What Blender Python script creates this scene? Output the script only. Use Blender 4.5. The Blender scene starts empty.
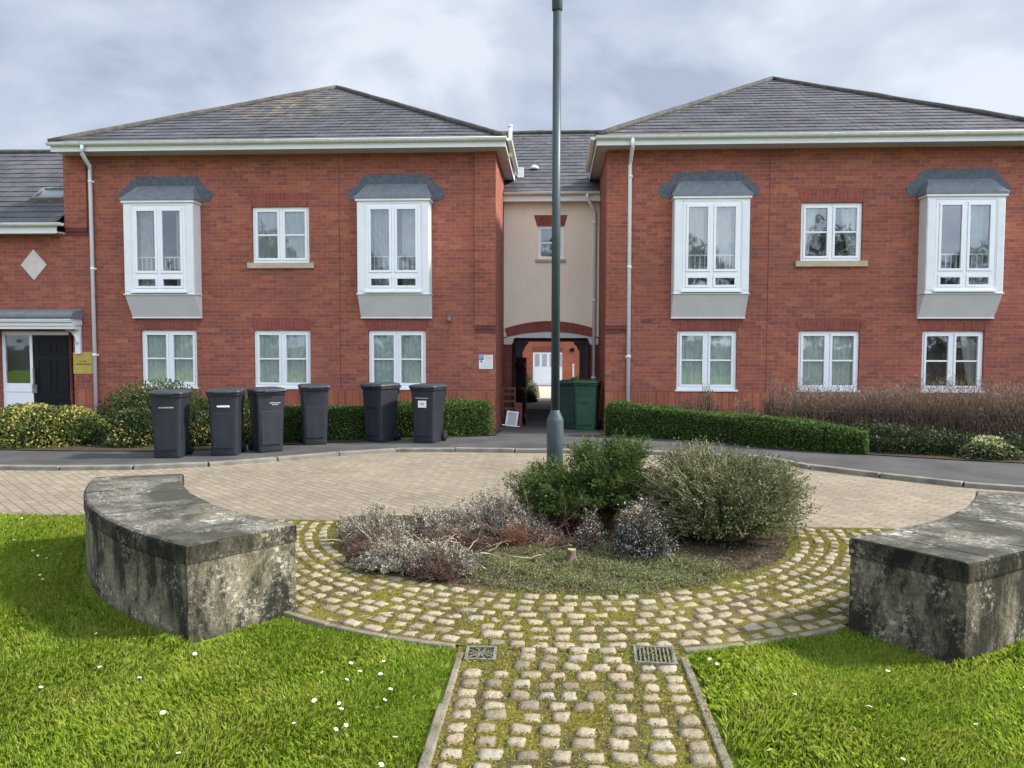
import bpy, math, random
import numpy as np
from math import sin, cos, pi, radians, sqrt, atan2
from mathutils import Matrix, Vector

random.seed(7)
rng = np.random.default_rng(11)
scene = bpy.context.scene
COL = scene.collection

# ------------------------------------------------------------------ camera
cam_d = bpy.data.cameras.new("camera")
cam_d.sensor_width = 36.0
cam_d.lens = 785.0 / 1024 * 36
cam_d.clip_start = 0.05
cam_d.clip_end = 2000
cam = bpy.data.objects.new("camera", cam_d)
COL.objects.link(cam)
cam.matrix_world = (Matrix.Translation((0.10, 0, 1.657)) @ Matrix.Rotation(radians(3.15), 4, 'Z')
                    @ Matrix.Rotation(radians(90 - 2.99), 4, 'X') @ Matrix.Rotation(radians(0.12), 4, 'Z'))
scene.camera = cam

# ------------------------------------------------------------------ light
SUN = Vector((0.80, 0.04, 0.60)).normalized()
SKY_FILL = Vector((0.45, -0.70, 0.55)).normalized()    # bright sky patch added out of view, behind the camera, to light the fronts
sun_el = math.asin(SUN.z)
sun_az = atan2(SUN.x, SUN.y)            # clockwise from +Y

world = bpy.data.worlds.new("World")
scene.world = world
world.use_nodes = True
wn, wl = world.node_tree.nodes, world.node_tree.links
wn.clear()


def N(t, nodes, **kw):
    n = nodes.new(t)
    for k, v in kw.items():
        if k.startswith('_'):
            setattr(n, k[1:], v)
        else:
            n.inputs[k.replace('__', ' ')].default_value = v
    return n


def build_world():
    out = wn.new('ShaderNodeOutputWorld')
    bg = wn.new('ShaderNodeBackground')
    bg.inputs['Strength'].default_value = 0.10
    sky = wn.new('ShaderNodeTexSky')
    sky.sky_type = 'NISHITA'
    sky.sun_disc = False
    sky.sun_elevation = sun_el
    sky.sun_rotation = sun_az
    tc = wn.new('ShaderNodeTexCoord')
    sep = wn.new('ShaderNodeSeparateXYZ')
    wl.new(tc.outputs['Generated'], sep.inputs[0])
    # cloud deck coordinates: direction divided by (height + a little)
    zc = wn.new('ShaderNodeMath'); zc.operation = 'MAXIMUM'; zc.inputs[1].default_value = 0.0
    wl.new(sep.outputs['Z'], zc.inputs[0])
    za = wn.new('ShaderNodeMath'); za.operation = 'ADD'; za.inputs[1].default_value = 0.42
    wl.new(zc.outputs[0], za.inputs[0])
    dv = wn.new('ShaderNodeVectorMath'); dv.operation = 'DIVIDE'
    cmb = wn.new('ShaderNodeCombineXYZ')
    for k in 'XYZ':
        wl.new(za.outputs[0], cmb.inputs[k])
    wl.new(tc.outputs['Generated'], dv.inputs[0]); wl.new(cmb.outputs[0], dv.inputs[1])
    mp = wn.new('ShaderNodeMapping')
    mp.inputs['Location'].default_value = (7.4, 2.9, 0)
    mp.inputs['Scale'].default_value = (1.0, 1.15, 0.35)
    wl.new(dv.outputs[0], mp.inputs[0])
    n1 = wn.new('ShaderNodeTexNoise')
    n1.inputs['Scale'].default_value = 2.9; n1.inputs['Detail'].default_value = 7
    n1.inputs['Roughness'].default_value = 0.52; n1.inputs['Distortion'].default_value = 0.35
    wl.new(mp.outputs[0], n1.inputs['Vector'])
    ramp = wn.new('ShaderNodeValToRGB')
    e = ramp.color_ramp
    e.elements[0].position = 0.36; e.elements[0].color = (2.85, 3.25, 4.1, 1)
    e.elements[1].position = 0.64; e.elements[1].color = (5.25, 5.6, 6.15, 1)
    m = e.elements.new(0.47); m.color = (3.75, 4.2, 5.0, 1)
    m = e.elements.new(0.55); m.color = (4.3, 4.72, 5.4, 1)
    wl.new(n1.outputs['Fac'], ramp.inputs[0])
    # sky glow added out of view to brighten the building fronts
    nrm = wn.new('ShaderNodeVectorMath'); nrm.operation = 'NORMALIZE'
    wl.new(tc.outputs['Generated'], nrm.inputs[0])
    dot = wn.new('ShaderNodeVectorMath'); dot.operation = 'DOT_PRODUCT'
    dot.inputs[1].default_value = SKY_FILL
    wl.new(nrm.outputs[0], dot.inputs[0])
    mx = wn.new('ShaderNodeMath'); mx.operation = 'MAXIMUM'; mx.inputs[1].default_value = 0
    wl.new(dot.outputs['Value'], mx.inputs[0])
    pw = wn.new('ShaderNodeMath'); pw.operation = 'POWER'; pw.inputs[1].default_value = 1.6
    wl.new(mx.outputs[0], pw.inputs[0])
    gl = wn.new('ShaderNodeMath'); gl.operation = 'MULTIPLY_ADD'
    gl.inputs[1].default_value = 2.6; gl.inputs[2].default_value = 1.0
    wl.new(pw.outputs[0], gl.inputs[0])
    sc = wn.new('ShaderNodeVectorMath'); sc.operation = 'SCALE'
    wl.new(ramp.outputs[0], sc.inputs[0]); wl.new(gl.outputs[0], sc.inputs['Scale'])
    mix = wn.new('ShaderNodeMixRGB')
    mix.inputs[0].default_value = 0.90
    wl.new(sky.outputs[0], mix.inputs[1]); wl.new(sc.outputs[0], mix.inputs[2])
    wl.new(mix.outputs[0], bg.inputs['Color'])
    wl.new(bg.outputs[0], out.inputs['Surface'])


build_world()

sun_d = bpy.data.lights.new("sun", 'SUN')
sun_d.energy = 4.6
sun_d.angle = radians(6)
sun_d.color = (1.0, 0.93, 0.81)
sun = bpy.data.objects.new("sun", sun_d)
COL.objects.link(sun)
sun.rotation_euler = SUN.to_track_quat('Z', 'Y').to_euler()

vs = scene.view_settings
vs.view_transform = 'Standard'
vs.look = 'None'
vs.gamma = 1
vs.exposure = 0.70
vs.use_curve_mapping = False
scene.cycles.max_bounces = 5
scene.cycles.diffuse_bounces = 3
scene.cycles.transparent_max_bounces = 8


# ------------------------------------------------------------------ materials
def newmat(name):
    m = bpy.data.materials.new(name)
    m.use_nodes = True
    nt = m.node_tree
    nt.nodes.clear()
    out = nt.nodes.new('ShaderNodeOutputMaterial')
    return m, nt.nodes, nt.links, out


def pbsdf(nodes, links, out, rough=0.7, spec=0.35):
    b = nodes.new('ShaderNodeBsdfPrincipled')
    b.inputs['Roughness'].default_value = rough
    b.inputs['Specular IOR Level'].default_value = spec
    links.new(b.outputs[0], out.inputs['Surface'])
    return b


def noise(nodes, links, vec, scale, detail=4, rough=.55, dist=0):
    n = nodes.new('ShaderNodeTexNoise')
    n.inputs['Scale'].default_value = scale
    n.inputs['Detail'].default_value = detail
    n.inputs['Roughness'].default_value = rough
    n.inputs['Distortion'].default_value = dist
    if vec is not None:
        links.new(vec, n.inputs['Vector'])
    return n


def ramp(nodes, links, fac, stops):
    r = nodes.new('ShaderNodeValToRGB')
    els = r.color_ramp.elements
    while len(els) < len(stops):
        els.new(0.5)
    for el, (p, c) in zip(els, stops):
        el.position = p
        el.color = (c, c, c, 1) if isinstance(c, (int, float)) else (*c, 1)
    links.new(fac, r.inputs[0])
    return r


def mixc(nodes, links, fac, a, b, mode='MIX'):
    m = nodes.new('ShaderNodeMixRGB')
    m.blend_type = mode
    for s, v in ((0, fac), (1, a), (2, b)):
        if isinstance(v, (int, float)):
            m.inputs[s].default_value = v if s == 0 else (v, v, v, 1)
        elif isinstance(v, tuple):
            m.inputs[s].default_value = (*v, 1)
        else:
            links.new(v, m.inputs[s])
    return m.outputs[0]


def bump(nodes, links, bs, height, strength=.4, dist=.01):
    b = nodes.new('ShaderNodeBump')
    b.inputs['Strength'].default_value = strength
    b.inputs['Distance'].default_value = dist
    links.new(height, b.inputs['Height'])
    links.new(b.outputs[0], bs.inputs['Normal'])


def plain(name, col, rough=.6, spec=.35, var=.12, scale=9, metal=0, bumpy=0, dirt=None):
    m, nd, lk, out = newmat(name)
    b = pbsdf(nd, lk, out, rough, spec)
    b.inputs['Metallic'].default_value = metal
    tc = nd.new('ShaderNodeTexCoord')
    n = noise(nd, lk, tc.outputs['Object'], scale, 5)
    r = ramp(nd, lk, n.outputs['Fac'], [(.3, tuple(c * (1 - var) for c in col)), (.7, tuple(min(1, c * (1 + var)) for c in col))])
    c = r.outputs[0]
    if dirt:
        mp = nd.new('ShaderNodeMapping'); mp.inputs['Scale'].default_value = (6, 6, .8)
        lk.new(tc.outputs['Object'], mp.inputs[0])
        n2 = noise(nd, lk, mp.outputs[0], 2.2, 6)
        f = ramp(nd, lk, n2.outputs['Fac'], [(.5, 0.0), (.8, .45)])
        c = mixc(nd, lk, f.outputs[0], c, dirt)
    lk.new(c, b.inputs['Base Color'])
    if bumpy:
        n3 = noise(nd, lk, tc.outputs['Object'], scale * 12, 3)
        bump(nd, lk, b, n3.outputs['Fac'], bumpy, .01)
    return m


def uv_coord(nd, lk, mode):
    """'wall': (x+y, z) of the object; 'uv': the uv map; 'flat': (x, y)"""
    tc = nd.new('ShaderNodeTexCoord')
    if mode == 'uv':
        return tc.outputs['UV'], tc
    if mode == 'flat':
        return tc.outputs['Object'], tc
    s = nd.new('ShaderNodeSeparateXYZ'); lk.new(tc.outputs['Object'], s.inputs[0])
    a = nd.new('ShaderNodeMath'); a.operation = 'ADD'
    lk.new(s.outputs['X'], a.inputs[0]); lk.new(s.outputs['Y'], a.inputs[1])
    c = nd.new('ShaderNodeCombineXYZ')
    lk.new(a.outputs[0], c.inputs['X']); lk.new(s.outputs['Z'], c.inputs['Y'])
    return c.outputs[0], tc


def bricks(name, c1, c2, mortar, w=.225, h=.075, mode='wall', offset=.5, msize=.005, rot=0, vary=None,
           rough=.85, bstr=.5, big=(0.8, 1.25), stain=None, patch=None):
    m, nd, lk, out = newmat(name)
    b = pbsdf(nd, lk, out, rough, .25)
    v, tc = uv_coord(nd, lk, mode)
    if rot:
        mp = nd.new('ShaderNodeMapping'); mp.inputs['Rotation'].default_value = (0, 0, rot)
        lk.new(v, mp.inputs[0]); v = mp.outputs[0]
    # slightly wavy courses so that the lines are not machine-straight
    wn_ = noise(nd, lk, tc.outputs['Object'], 1.7, 2)
    ad = nd.new('ShaderNodeVectorMath'); ad.operation = 'MULTIPLY_ADD'
    ad.inputs[1].default_value = (.012, .012, 0)
    lk.new(wn_.outputs['Color'], ad.inputs[0]); lk.new(v, ad.inputs[2])
    br = nd.new('ShaderNodeTexBrick')
    br.offset = offset
    br.inputs['Scale'].default_value = 1
    br.inputs['Brick Width'].default_value = w
    br.inputs['Row Height'].default_value = h
    br.inputs['Mortar Size'].default_value = msize
    br.inputs['Mortar Smooth'].default_value = .25
    br.inputs['Bias'].default_value = -.1
    br.inputs['Color1'].default_value = (*c1, 1)
    br.inputs['Color2'].default_value = (*c2, 1)
    br.inputs['Mortar'].default_value = (*mortar, 1)
    lk.new(ad.outputs[0], br.inputs['Vector'])
    c = br.outputs['Color']
    if vary:
        # a second brick layer gives some bricks a third colour
        br2 = nd.new('ShaderNodeTexBrick')
        br2.offset = offset
        for k in ('Scale', 'Brick Width', 'Row Height', 'Mortar Size', 'Mortar Smooth'):
            br2.inputs[k].default_value = br.inputs[k].default_value
        br2.inputs['Bias'].default_value = -.35
        br2.inputs['Color1'].default_value = (0, 0, 0, 1); br2.inputs['Color2'].default_value = (1, 1, 1, 1)
        br2.inputs['Mortar'].default_value = (0, 0, 0, 1)
        sh = nd.new('ShaderNodeVectorMath'); sh.inputs[1].default_value = (w * 14, h * 26, 0)
        lk.new(ad.outputs[0], sh.inputs[0]); lk.new(sh.outputs[0], br2.inputs['Vector'])
        f = ramp(nd, lk, br2.outputs['Color'], [(.40, 0.0), (.75, .80)])
        c = mixc(nd, lk, f.outputs[0], c, vary)
    n = noise(nd, lk, tc.outputs['Object'], .55, 5, .6)
    r = ramp(nd, lk, n.outputs['Fac'], [(.3, big[0]), (.7, big[1])])
    c = mixc(nd, lk, 1.0, c, r.outputs[0], 'MULTIPLY')
    n2 = noise(nd, lk, tc.outputs['Object'], 14, 4, .6)
    r2 = ramp(nd, lk, n2.outputs['Fac'], [(.3, .82), (.7, 1.15)])
    c = mixc(nd, lk, 1.0, c, r2.outputs[0], 'MULTIPLY')
    if stain:
        n4 = noise(nd, lk, tc.outputs['Object'], stain[1], 7, .68)
        f = ramp(nd, lk, n4.outputs['Fac'], [(stain[2], 0.0), (stain[3], stain[4])])
        f = f.outputs[0]
        if patch:
            # the stain keeps to one part of the surface: a soft ellipsoid around a point
            sb = nd.new('ShaderNodeVectorMath'); sb.operation = 'SUBTRACT'; sb.inputs[1].default_value = patch[0]
            dvv = nd.new('ShaderNodeVectorMath'); dvv.operation = 'DIVIDE'; dvv.inputs[1].default_value = patch[1]
            ln = nd.new('ShaderNodeVectorMath'); ln.operation = 'LENGTH'
            lk.new(tc.outputs['Object'], sb.inputs[0]); lk.new(sb.outputs[0], dvv.inputs[0]); lk.new(dvv.outputs[0], ln.inputs[0])
            pr = ramp(nd, lk, ln.outputs['Value'], [(.15, 1.0), (1.0, 0.0)])
            pm = nd.new('ShaderNodeMath'); pm.operation = 'MULTIPLY'
            lk.new(f, pm.inputs[0]); lk.new(pr.outputs[0], pm.inputs[1]); f = pm.outputs[0]
        c = mixc(nd, lk, f, c, stain[0])
    lk.new(c, b.inputs['Base Color'])
    inv = nd.new('ShaderNodeMath'); inv.operation = 'SUBTRACT'; inv.inputs[0].default_value = 1
    lk.new(br.outputs['Fac'], inv.inputs[1])
    ad2 = nd.new('ShaderNodeMath'); ad2.operation = 'MULTIPLY_ADD'; ad2.inputs[1].default_value = .35
    lk.new(n2.outputs['Fac'], ad2.inputs[0]); lk.new(inv.outputs[0], ad2.inputs[2])
    bump(nd, lk, b, ad2.outputs[0], bstr, .008)
    return m


def leafmat(name, stops, transl=.35, rough=.6, patch=None):
    """foliage colour from each leaf's own random 'tint' value"""
    m, nd, lk, out = newmat(name)
    at = nd.new('ShaderNodeAttribute'); at.attribute_name = 'tint'
    r = ramp(nd, lk, at.outputs['Fac'], stops)
    c = r.outputs[0]
    if patch:
        tc = nd.new('ShaderNodeTexCoord')
        n = noise(nd, lk, tc.outputs['Object'], patch[0], 4, .6)
        f = ramp(nd, lk, n.outputs['Fac'], [(patch[1], 0.0), (patch[2], patch[3])])
        c = mixc(nd, lk, f.outputs[0], c, patch[4])
    d = nd.new('ShaderNodeBsdfPrincipled')
    d.inputs['Roughness'].default_value = rough
    d.inputs['Specular IOR Level'].default_value = .25
    lk.new(c, d.inputs['Base Color'])
    t = nd.new('ShaderNodeBsdfTranslucent')
    lk.new(c, t.inputs['Color'])
    mx = nd.new('ShaderNodeMixShader'); mx.inputs[0].default_value = transl
    lk.new(d.outputs[0], mx.inputs[1]); lk.new(t.outputs[0], mx.inputs[2])
    lk.new(mx.outputs[0], out.inputs['Surface'])
    return m


def glassmat(name, tint=(.86, .91, .90), f0=.15):
    m, nd, lk, out = newmat(name)
    tr = nd.new('ShaderNodeBsdfTransparent'); tr.inputs[0].default_value = (*tint, 1)
    gl = nd.new('ShaderNodeBsdfGlossy'); gl.inputs['Roughness'].default_value = .03
    gl.inputs['Color'].default_value = (.9, .95, .97, 1)
    tc = nd.new('ShaderNodeTexCoord')
    n = noise(nd, lk, tc.outputs['Object'], 1.6, 2)
    b = nd.new('ShaderNodeBump'); b.inputs['Strength'].default_value = .06; b.inputs['Distance'].default_value = .05
    lk.new(n.outputs['Fac'], b.inputs['Height']); lk.new(b.outputs[0], gl.inputs['Normal'])
    lw = nd.new('ShaderNodeLayerWeight'); lw.inputs[0].default_value = .35
    ad = nd.new('ShaderNodeMath'); ad.operation = 'MULTIPLY_ADD'; ad.inputs[1].default_value = .55; ad.inputs[2].default_value = f0
    lk.new(lw.outputs['Fresnel'], ad.inputs[0])
    mx = nd.new('ShaderNodeMixShader')
    lk.new(ad.outputs[0], mx.inputs[0]); lk.new(tr.outputs[0], mx.inputs[1]); lk.new(gl.outputs[0], mx.inputs[2])
    lk.new(mx.outputs[0], out.inputs['Surface'])
    return m


def concretemat(name, base, dark, lichen, top=False):
    """weathered concrete: black algae streaks, grey and ochre crusts, pale lichen"""
    m, nd, lk, out = newmat(name)
    b = pbsdf(nd, lk, out, .95, .15)
    tc = nd.new('ShaderNodeTexCoord')
    o = tc.outputs['Object']

    def nz(scale, detail, rough, stops, vec=o, dist=0):
        n = noise(nd, lk, vec, scale, detail, rough, dist)
        return ramp(nd, lk, n.outputs['Fac'], stops).outputs[0]
    c = nz(45, 6, .7, [(.28, tuple(q * .55 for q in base)), (.72, tuple(q * 1.3 for q in base))])
    mp = nd.new('ShaderNodeMapping')
    mp.inputs['Scale'].default_value = (1, 1, 1) if top else (1, 1, .42)
    lk.new(o, mp.inputs[0])
    # ochre tint in broad runs
    c = mixc(nd, lk, nz(2.2, 5, .6, [(.52, 0.0), (.70, .45)], mp.outputs[0]), c, (.24, .20, .11))
    # black algae: broad streaks broken up by finer ones
    c = mixc(nd, lk, nz(3.2 if not top else 2.4, 9, .72, [(.44, .95), (.58, .05)], mp.outputs[0], .25), c, dark)
    c = mixc(nd, lk, nz(11, 7, .8, [(.54, 0.0), (.62, .80)], mp.outputs[0]), c, tuple(d * .8 for d in dark))
    # fine black and pale peppering
    c = mixc(nd, lk, nz(62, 6, .8, [(.56, 0.0), (.63, .7)]), c, tuple(d * .5 for d in dark))
    fine = nz(34, 8, .85, [(.52, 0.0), (.58, .95)])
    where = nz(2.6, 6, .7, [(.46, 0.0), (.58, 1.0)])
    mm = nd.new('ShaderNodeMath'); mm.operation = 'MULTIPLY'
    lk.new(fine, mm.inputs[0]); lk.new(where, mm.inputs[1])
    c = mixc(nd, lk, mm.outputs[0], c, tuple(q * .85 for q in lichen))
    # round lichen rosettes
    vo = nd.new('ShaderNodeTexVoronoi'); vo.inputs['Scale'].default_value = 11 if top else 17
    wv = noise(nd, lk, o, 22, 5, .75)
    ad = nd.new('ShaderNodeVectorMath'); ad.operation = 'MULTIPLY_ADD'; ad.inputs[1].default_value = (.07, .07, .07)
    lk.new(wv.outputs['Color'], ad.inputs[0]); lk.new(o, ad.inputs[2]); lk.new(ad.outputs[0], vo.inputs['Vector'])
    sp = ramp(nd, lk, vo.outputs['Distance'], [(.17, .9), (.25, 0.0)]).outputs[0]
    f4 = nz(2.7, 5, .6, [(.52, 0.0), (.60, .9)])
    m2 = nd.new('ShaderNodeMath'); m2.operation = 'MULTIPLY'
    lk.new(sp, m2.inputs[0]); lk.new(f4, m2.inputs[1])
    c = mixc(nd, lk, m2.outputs[0], c, lichen)
    lk.new(c, b.inputs['Base Color'])
    n5 = noise(nd, lk, o, 34, 7, .75)
    bump(nd, lk, b, n5.outputs['Fac'], .8, .02)
    return m


M = {}
BR1, BR2, MOR = (.335, .098, .058), (.215, .069, .057), (.265, .17, .14)
M['brick'] = bricks('red_brickwork', BR1, BR2, MOR, vary=(.43, .16, .085), big=(.86, 1.12),
                    stain=((.17, .075, .066), .8, .50, .74, .45))
M['brick_pier'] = bricks('pier_brickwork', tuple(c * .95 for c in BR1), tuple(c * .95 for c in BR2), MOR, vary=(.38, .11, .055))
M['brick_dark'] = bricks('soldier_arch_brickwork', (.26, .068, .050), (.20, .055, .045), (.20, .12, .095), w=.075, h=.30, offset=0)
M['brick_plinth'] = bricks('plinth_brickwork', (.33, .095, .05), (.22, .062, .045), (.26, .17, .12), w=.075, h=.35, offset=0, vary=(.38, .16, .08))
M['brick_band'] = bricks('corbel_brickwork', (.17, .045, .036), (.13, .038, .034), (.15, .09, .08))
SL1, SL2, SL3, SLV = (.090, .091, .104), (.060, .062, .073), (.040, .040, .046), (.125, .119, .117)
M['slate'] = bricks('slate_roof_tiles', SL1, SL2, SL3, w=.30, h=.25, mode='uv', msize=.004,
                    vary=SLV, rough=.7, bstr=.3, big=(.8, 1.25), stain=((.17, .14, .08), 1.5, .60, .76, .6))
M['slate_mossy'] = bricks('moss_stained_roof_tiles', SL1, SL2, SL3, w=.30, h=.25, mode='uv', msize=.004,
                          vary=SLV, rough=.7, bstr=.3, big=(.8, 1.25), stain=((.24, .185, .095), 3.6, .47, .60, .9), patch=((-4.85, 2.3, 7.05), (1.7, 2.6, 1.5)))
M['ridge'] = plain('ridge_tile', (.078, .074, .068), .8, .2, .4, 6, bumpy=.3)
M['white'] = plain('white_upvc', (.80, .82, .84), .35, .5, .03, 3)
M['cladding'] = plain('grey_white_cladding', (.74, .765, .78), .45, .4, .05, 3)
M['apron'] = plain('apron_panel', (.72, .73, .73), .5, .3, .05, 3)
M['gutter'] = plain('white_gutter_plastic', (.74, .77, .75), .4, .4, .06, 4, dirt=(.42, .45, .38))
M['soffit'] = plain('soffit_board', (.50, .49, .50), .6, .3, .06, 3)
M['lead'] = plain('lead_sheet', (.165, .185, .208), .6, .4, .18, 9, bumpy=.35, dirt=(.24, .25, .255))
M['lead_dark'] = plain('dark_lead_flashing', (.082, .098, .122), .6, .4, .3, 11, bumpy=.4)
M['render'] = plain('cream_render', (.82, .73, .61), .9, .2, .04, 1.3, bumpy=.15, dirt=(.72, .63, .52))
M['tymp'] = plain('pale_render', (.62, .62, .62), .9, .2, .04, 2)
M['stone'] = plain('buff_sill_stone', (.46, .38, .27), .85, .2, .12, 8, bumpy=.2)
M['palestone'] = plain('pale_stone', (.58, .53, .47), .85, .2, .06, 8)
M['timber_black'] = plain('black_stained_timber', (.026, .023, .028), .6, .35, .3, 8, bumpy=.2)
M['door_navy'] = plain('dark_painted_door', (.006, .007, .011), .5, .25, .1, 4)
M['wood_brown'] = plain('weathered_brown_wood', (.14, .062, .045), .8, .25, .25, 9, bumpy=.2)
M['lamp'] = plain('painted_lamp_steel', (.036, .056, .066), .45, .45, .18, 6, bumpy=.06, dirt=(.055, .075, .08))
M['lamp_base'] = plain('worn_lamp_base_paint', (.050, .070, .080), .5, .4, .25, 7, bumpy=.1, dirt=(.08, .10, .10))
M['glass'] = glassmat('window_glass')
M['bin'] = plain('black_bin_plastic', (.014, .018, .025), .5, .4, .18, 5, bumpy=.04, dirt=(.036, .040, .045))
M['binlid'] = plain('bin_lid_plastic', (.030, .034, .042), .45, .5, .25, 5, bumpy=.04, dirt=(.09, .09, .088))
M['rubber'] = plain('black_rubber', (.010, .010, .011), .8, .2, .2, 9)
M['gbin'] = plain('green_bin_plastic', (.017, .062, .034), .45, .45, .15, 5, dirt=(.03, .09, .06))
M['gbin2'] = plain('dark_green_bin_plastic', (.010, .040, .034), .45, .45, .15, 5)
M['sticker'] = plain('white_sticker', (.75, .75, .75), .5, .4, .04, 9)
M['label'] = plain('pale_lettering', (.42, .44, .46), .6, .3, .2, 40)
M['steel'] = plain('galvanised_steel', (.19, .187, .175), .6, .4, .35, 14, metal=.2, dirt=(.12, .10, .07))
M['black'] = plain('dark_void', (.008, .008, .008), .9, .1, .1, 9)
M['brass'] = plain('polished_brass_plate', (.46, .36, .085), .4, .5, .1, 5, metal=.25)
M['engrave'] = plain('engraved_letters', (.10, .085, .025), .6, .2, .1, 9)
M['blue'] = plain('blue_sign_paint', (.03, .12, .38), .4, .4, .05, 9)
M['asphalt'] = plain('asphalt_pavement', (.066, .066, .067), .9, .25, .28, 1.6, bumpy=.5)
M['kerb'] = plain('kerb_concrete', (.185, .175, .15), .9, .2, .3, 5, bumpy=.4)
M['edging'] = plain('edging_concrete', (.19, .168, .125), .92, .2, .35, 9, bumpy=.6)
M['soil'] = plain('bark_soil', (.066, .052, .036), .95, .1, .5, 16, bumpy=1.0)
M['pavers'] = bricks('block_pavers', (.280, .238, .180), (.215, .182, .138), (.145, .122, .095), w=.2, h=.1, mode='flat', rot=radians(45),
                     vary=(.26, .205, .15), big=(.78, 1.12), msize=.006, stain=((.17, .15, .115), .8, .52, .75, .55))
M['wall_body'] = concretemat('weathered_concrete', (.255, .228, .165), (.024, .024, .019), (.52, .48, .39))
M['wall_end'] = M['wall_body']
M['coping'] = concretemat('lichened_coping', (.185, .176, .150), (.062, .060, .051), (.55, .54, .48), True)
M['coping_edge'] = concretemat('dark_coping_edge', (.095, .086, .064), (.015, .015, .012), (.38, .35, .27))
M['rear_path'] = plain('pale_paving', (.46, .43, .35), .9, .2, .15, 3)
M['twig'] = plain('bare_brown_twig', (.145, .10, .078), .9, .1, .35, 15)
M['twig_pale'] = plain('pale_grey_twig', (.36, .29, .22), .9, .1, .3, 15)
M['twig_red'] = plain('reddish_twig', (.15, .085, .072), .9, .1, .3, 15)
M['stump'] = plain('cut_stump_wood', (.36, .30, .20), .9, .1, .3, 22, bumpy=.4)
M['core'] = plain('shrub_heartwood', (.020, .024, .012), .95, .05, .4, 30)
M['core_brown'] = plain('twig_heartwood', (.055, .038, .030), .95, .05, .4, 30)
M['hedge'] = leafmat('box_hedge_leaf', [(.0, (.022, .048, .011)), (.45, (.050, .100, .018)), (.8, (.095, .165, .030)), (1, (.17, .24, .05))], .25)
M['privet'] = leafmat('dull_green_leaf', [(.0, (.028, .046, .015)), (.5, (.062, .092, .028)), (1, (.13, .15, .05))], .25)
M['varieg'] = leafmat('variegated_leaf', [(.0, (.025, .048, .014)), (.52, (.07, .105, .03)), (.64, (.20, .20, .05)), (1, (.46, .41, .11))], .25)
M['varieg_dark'] = leafmat('partly_variegated_leaf', [(.0, (.022, .040, .015)), (.66, (.055, .08, .03)), (.76, (.24, .22, .07)), (1, (.46, .42, .16))], .25)
M['varieg_white'] = leafmat('cream_variegated_leaf', [(.0, (.035, .055, .022)), (.45, (.10, .13, .055)), (.6, (.33, .34, .16)), (1, (.55, .55, .32))], .25)
M['deadleaf'] = leafmat('dead_beech_twig', [(.0, (.115, .088, .066)), (.6, (.205, .158, .118)), (1, (.32, .25, .185))], .1)
M['ivy'] = leafmat('ivy_leaf', [(.0, (.018, .030, .012)), (.6, (.040, .058, .022)), (1, (.09, .11, .045))], .2)
M['juniper'] = leafmat('juniper_needle', [(.0, (.020, .042, .014)), (.45, (.052, .092, .024)), (.8, (.13, .18, .042)), (1, (.27, .31, .085))], .3)
M['bush'] = leafmat('grey_green_leaf', [(.0, (.048, .068, .024)), (.5, (.110, .138, .048)), (.85, (.20, .215, .095)), (1, (.34, .31, .19))], .3)
M['heather_flower'] = leafmat('faded_heather_flower', [(.0, (.060, .064, .034)), (.34, (.125, .118, .070)), (.44, (.32, .29, .235)), (1, (.60, .56, .48))], .3)
M['heather_brown'] = leafmat('dead_heather', [(.0, (.055, .035, .026)), (.6, (.110, .068, .050)), (1, (.19, .125, .095))], .15)
M['heather_white'] = leafmat('white_heather_flower', [(.0, (.016, .026, .013)), (.68, (.050, .060, .032)), (.73, (.32, .32, .32)), (1, (.58, .58, .58))], .25)
M['litter'] = leafmat('dry_litter', [(.0, (.05, .038, .024)), (.6, (.115, .088, .055)), (1, (.26, .21, .14))], .1)
M['rust'] = leafmat('rust_coloured_fern', [(.0, (.14, .055, .025)), (1, (.27, .12, .06))], .2)
M['cover'] = leafmat('creeping_cover_leaf', [(.0, (.10, .115, .042)), (.6, (.195, .21, .085)), (1, (.33, .32, .16))], .3)
M['moss'] = leafmat('moss_tuft', [(.0, (.095, .105, .018)), (.6, (.23, .225, .038)), (1, (.36, .31, .09))], .3)
M['grass'] = leafmat('grass_blade', [(.0, (.12, .205, .016)), (.5, (.26, .385, .032)), (.85, (.40, .52, .070)), (1, (.50, .46, .17))], .5,
                     patch=(1.9, .44, .68, .55, (.42, .45, .08)))
M['petal'] = plain('daisy_petal', (.82, .82, .80), .6, .2, .03, 9)
M['yolk'] = plain('daisy_centre', (.65, .42, .03), .7, .2, .1, 9)


def lawn_mat():
    m, nd, lk, out = newmat('lawn_turf')
    b = pbsdf(nd, lk, out, .95, .1)
    tc = nd.new('ShaderNodeTexCoord')
    n = noise(nd, lk, tc.outputs['Object'], 22, 6, .7)
    r = ramp(nd, lk, n.outputs['Fac'], [(.3, (.08, .13, .015)), (.55, (.17, .24, .028)), (.75, (.25, .26, .06))])
    lk.new(r.outputs[0], b.inputs['Base Color'])
    bump(nd, lk, b, n.outputs['Fac'], .8, .03)
    return m


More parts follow.
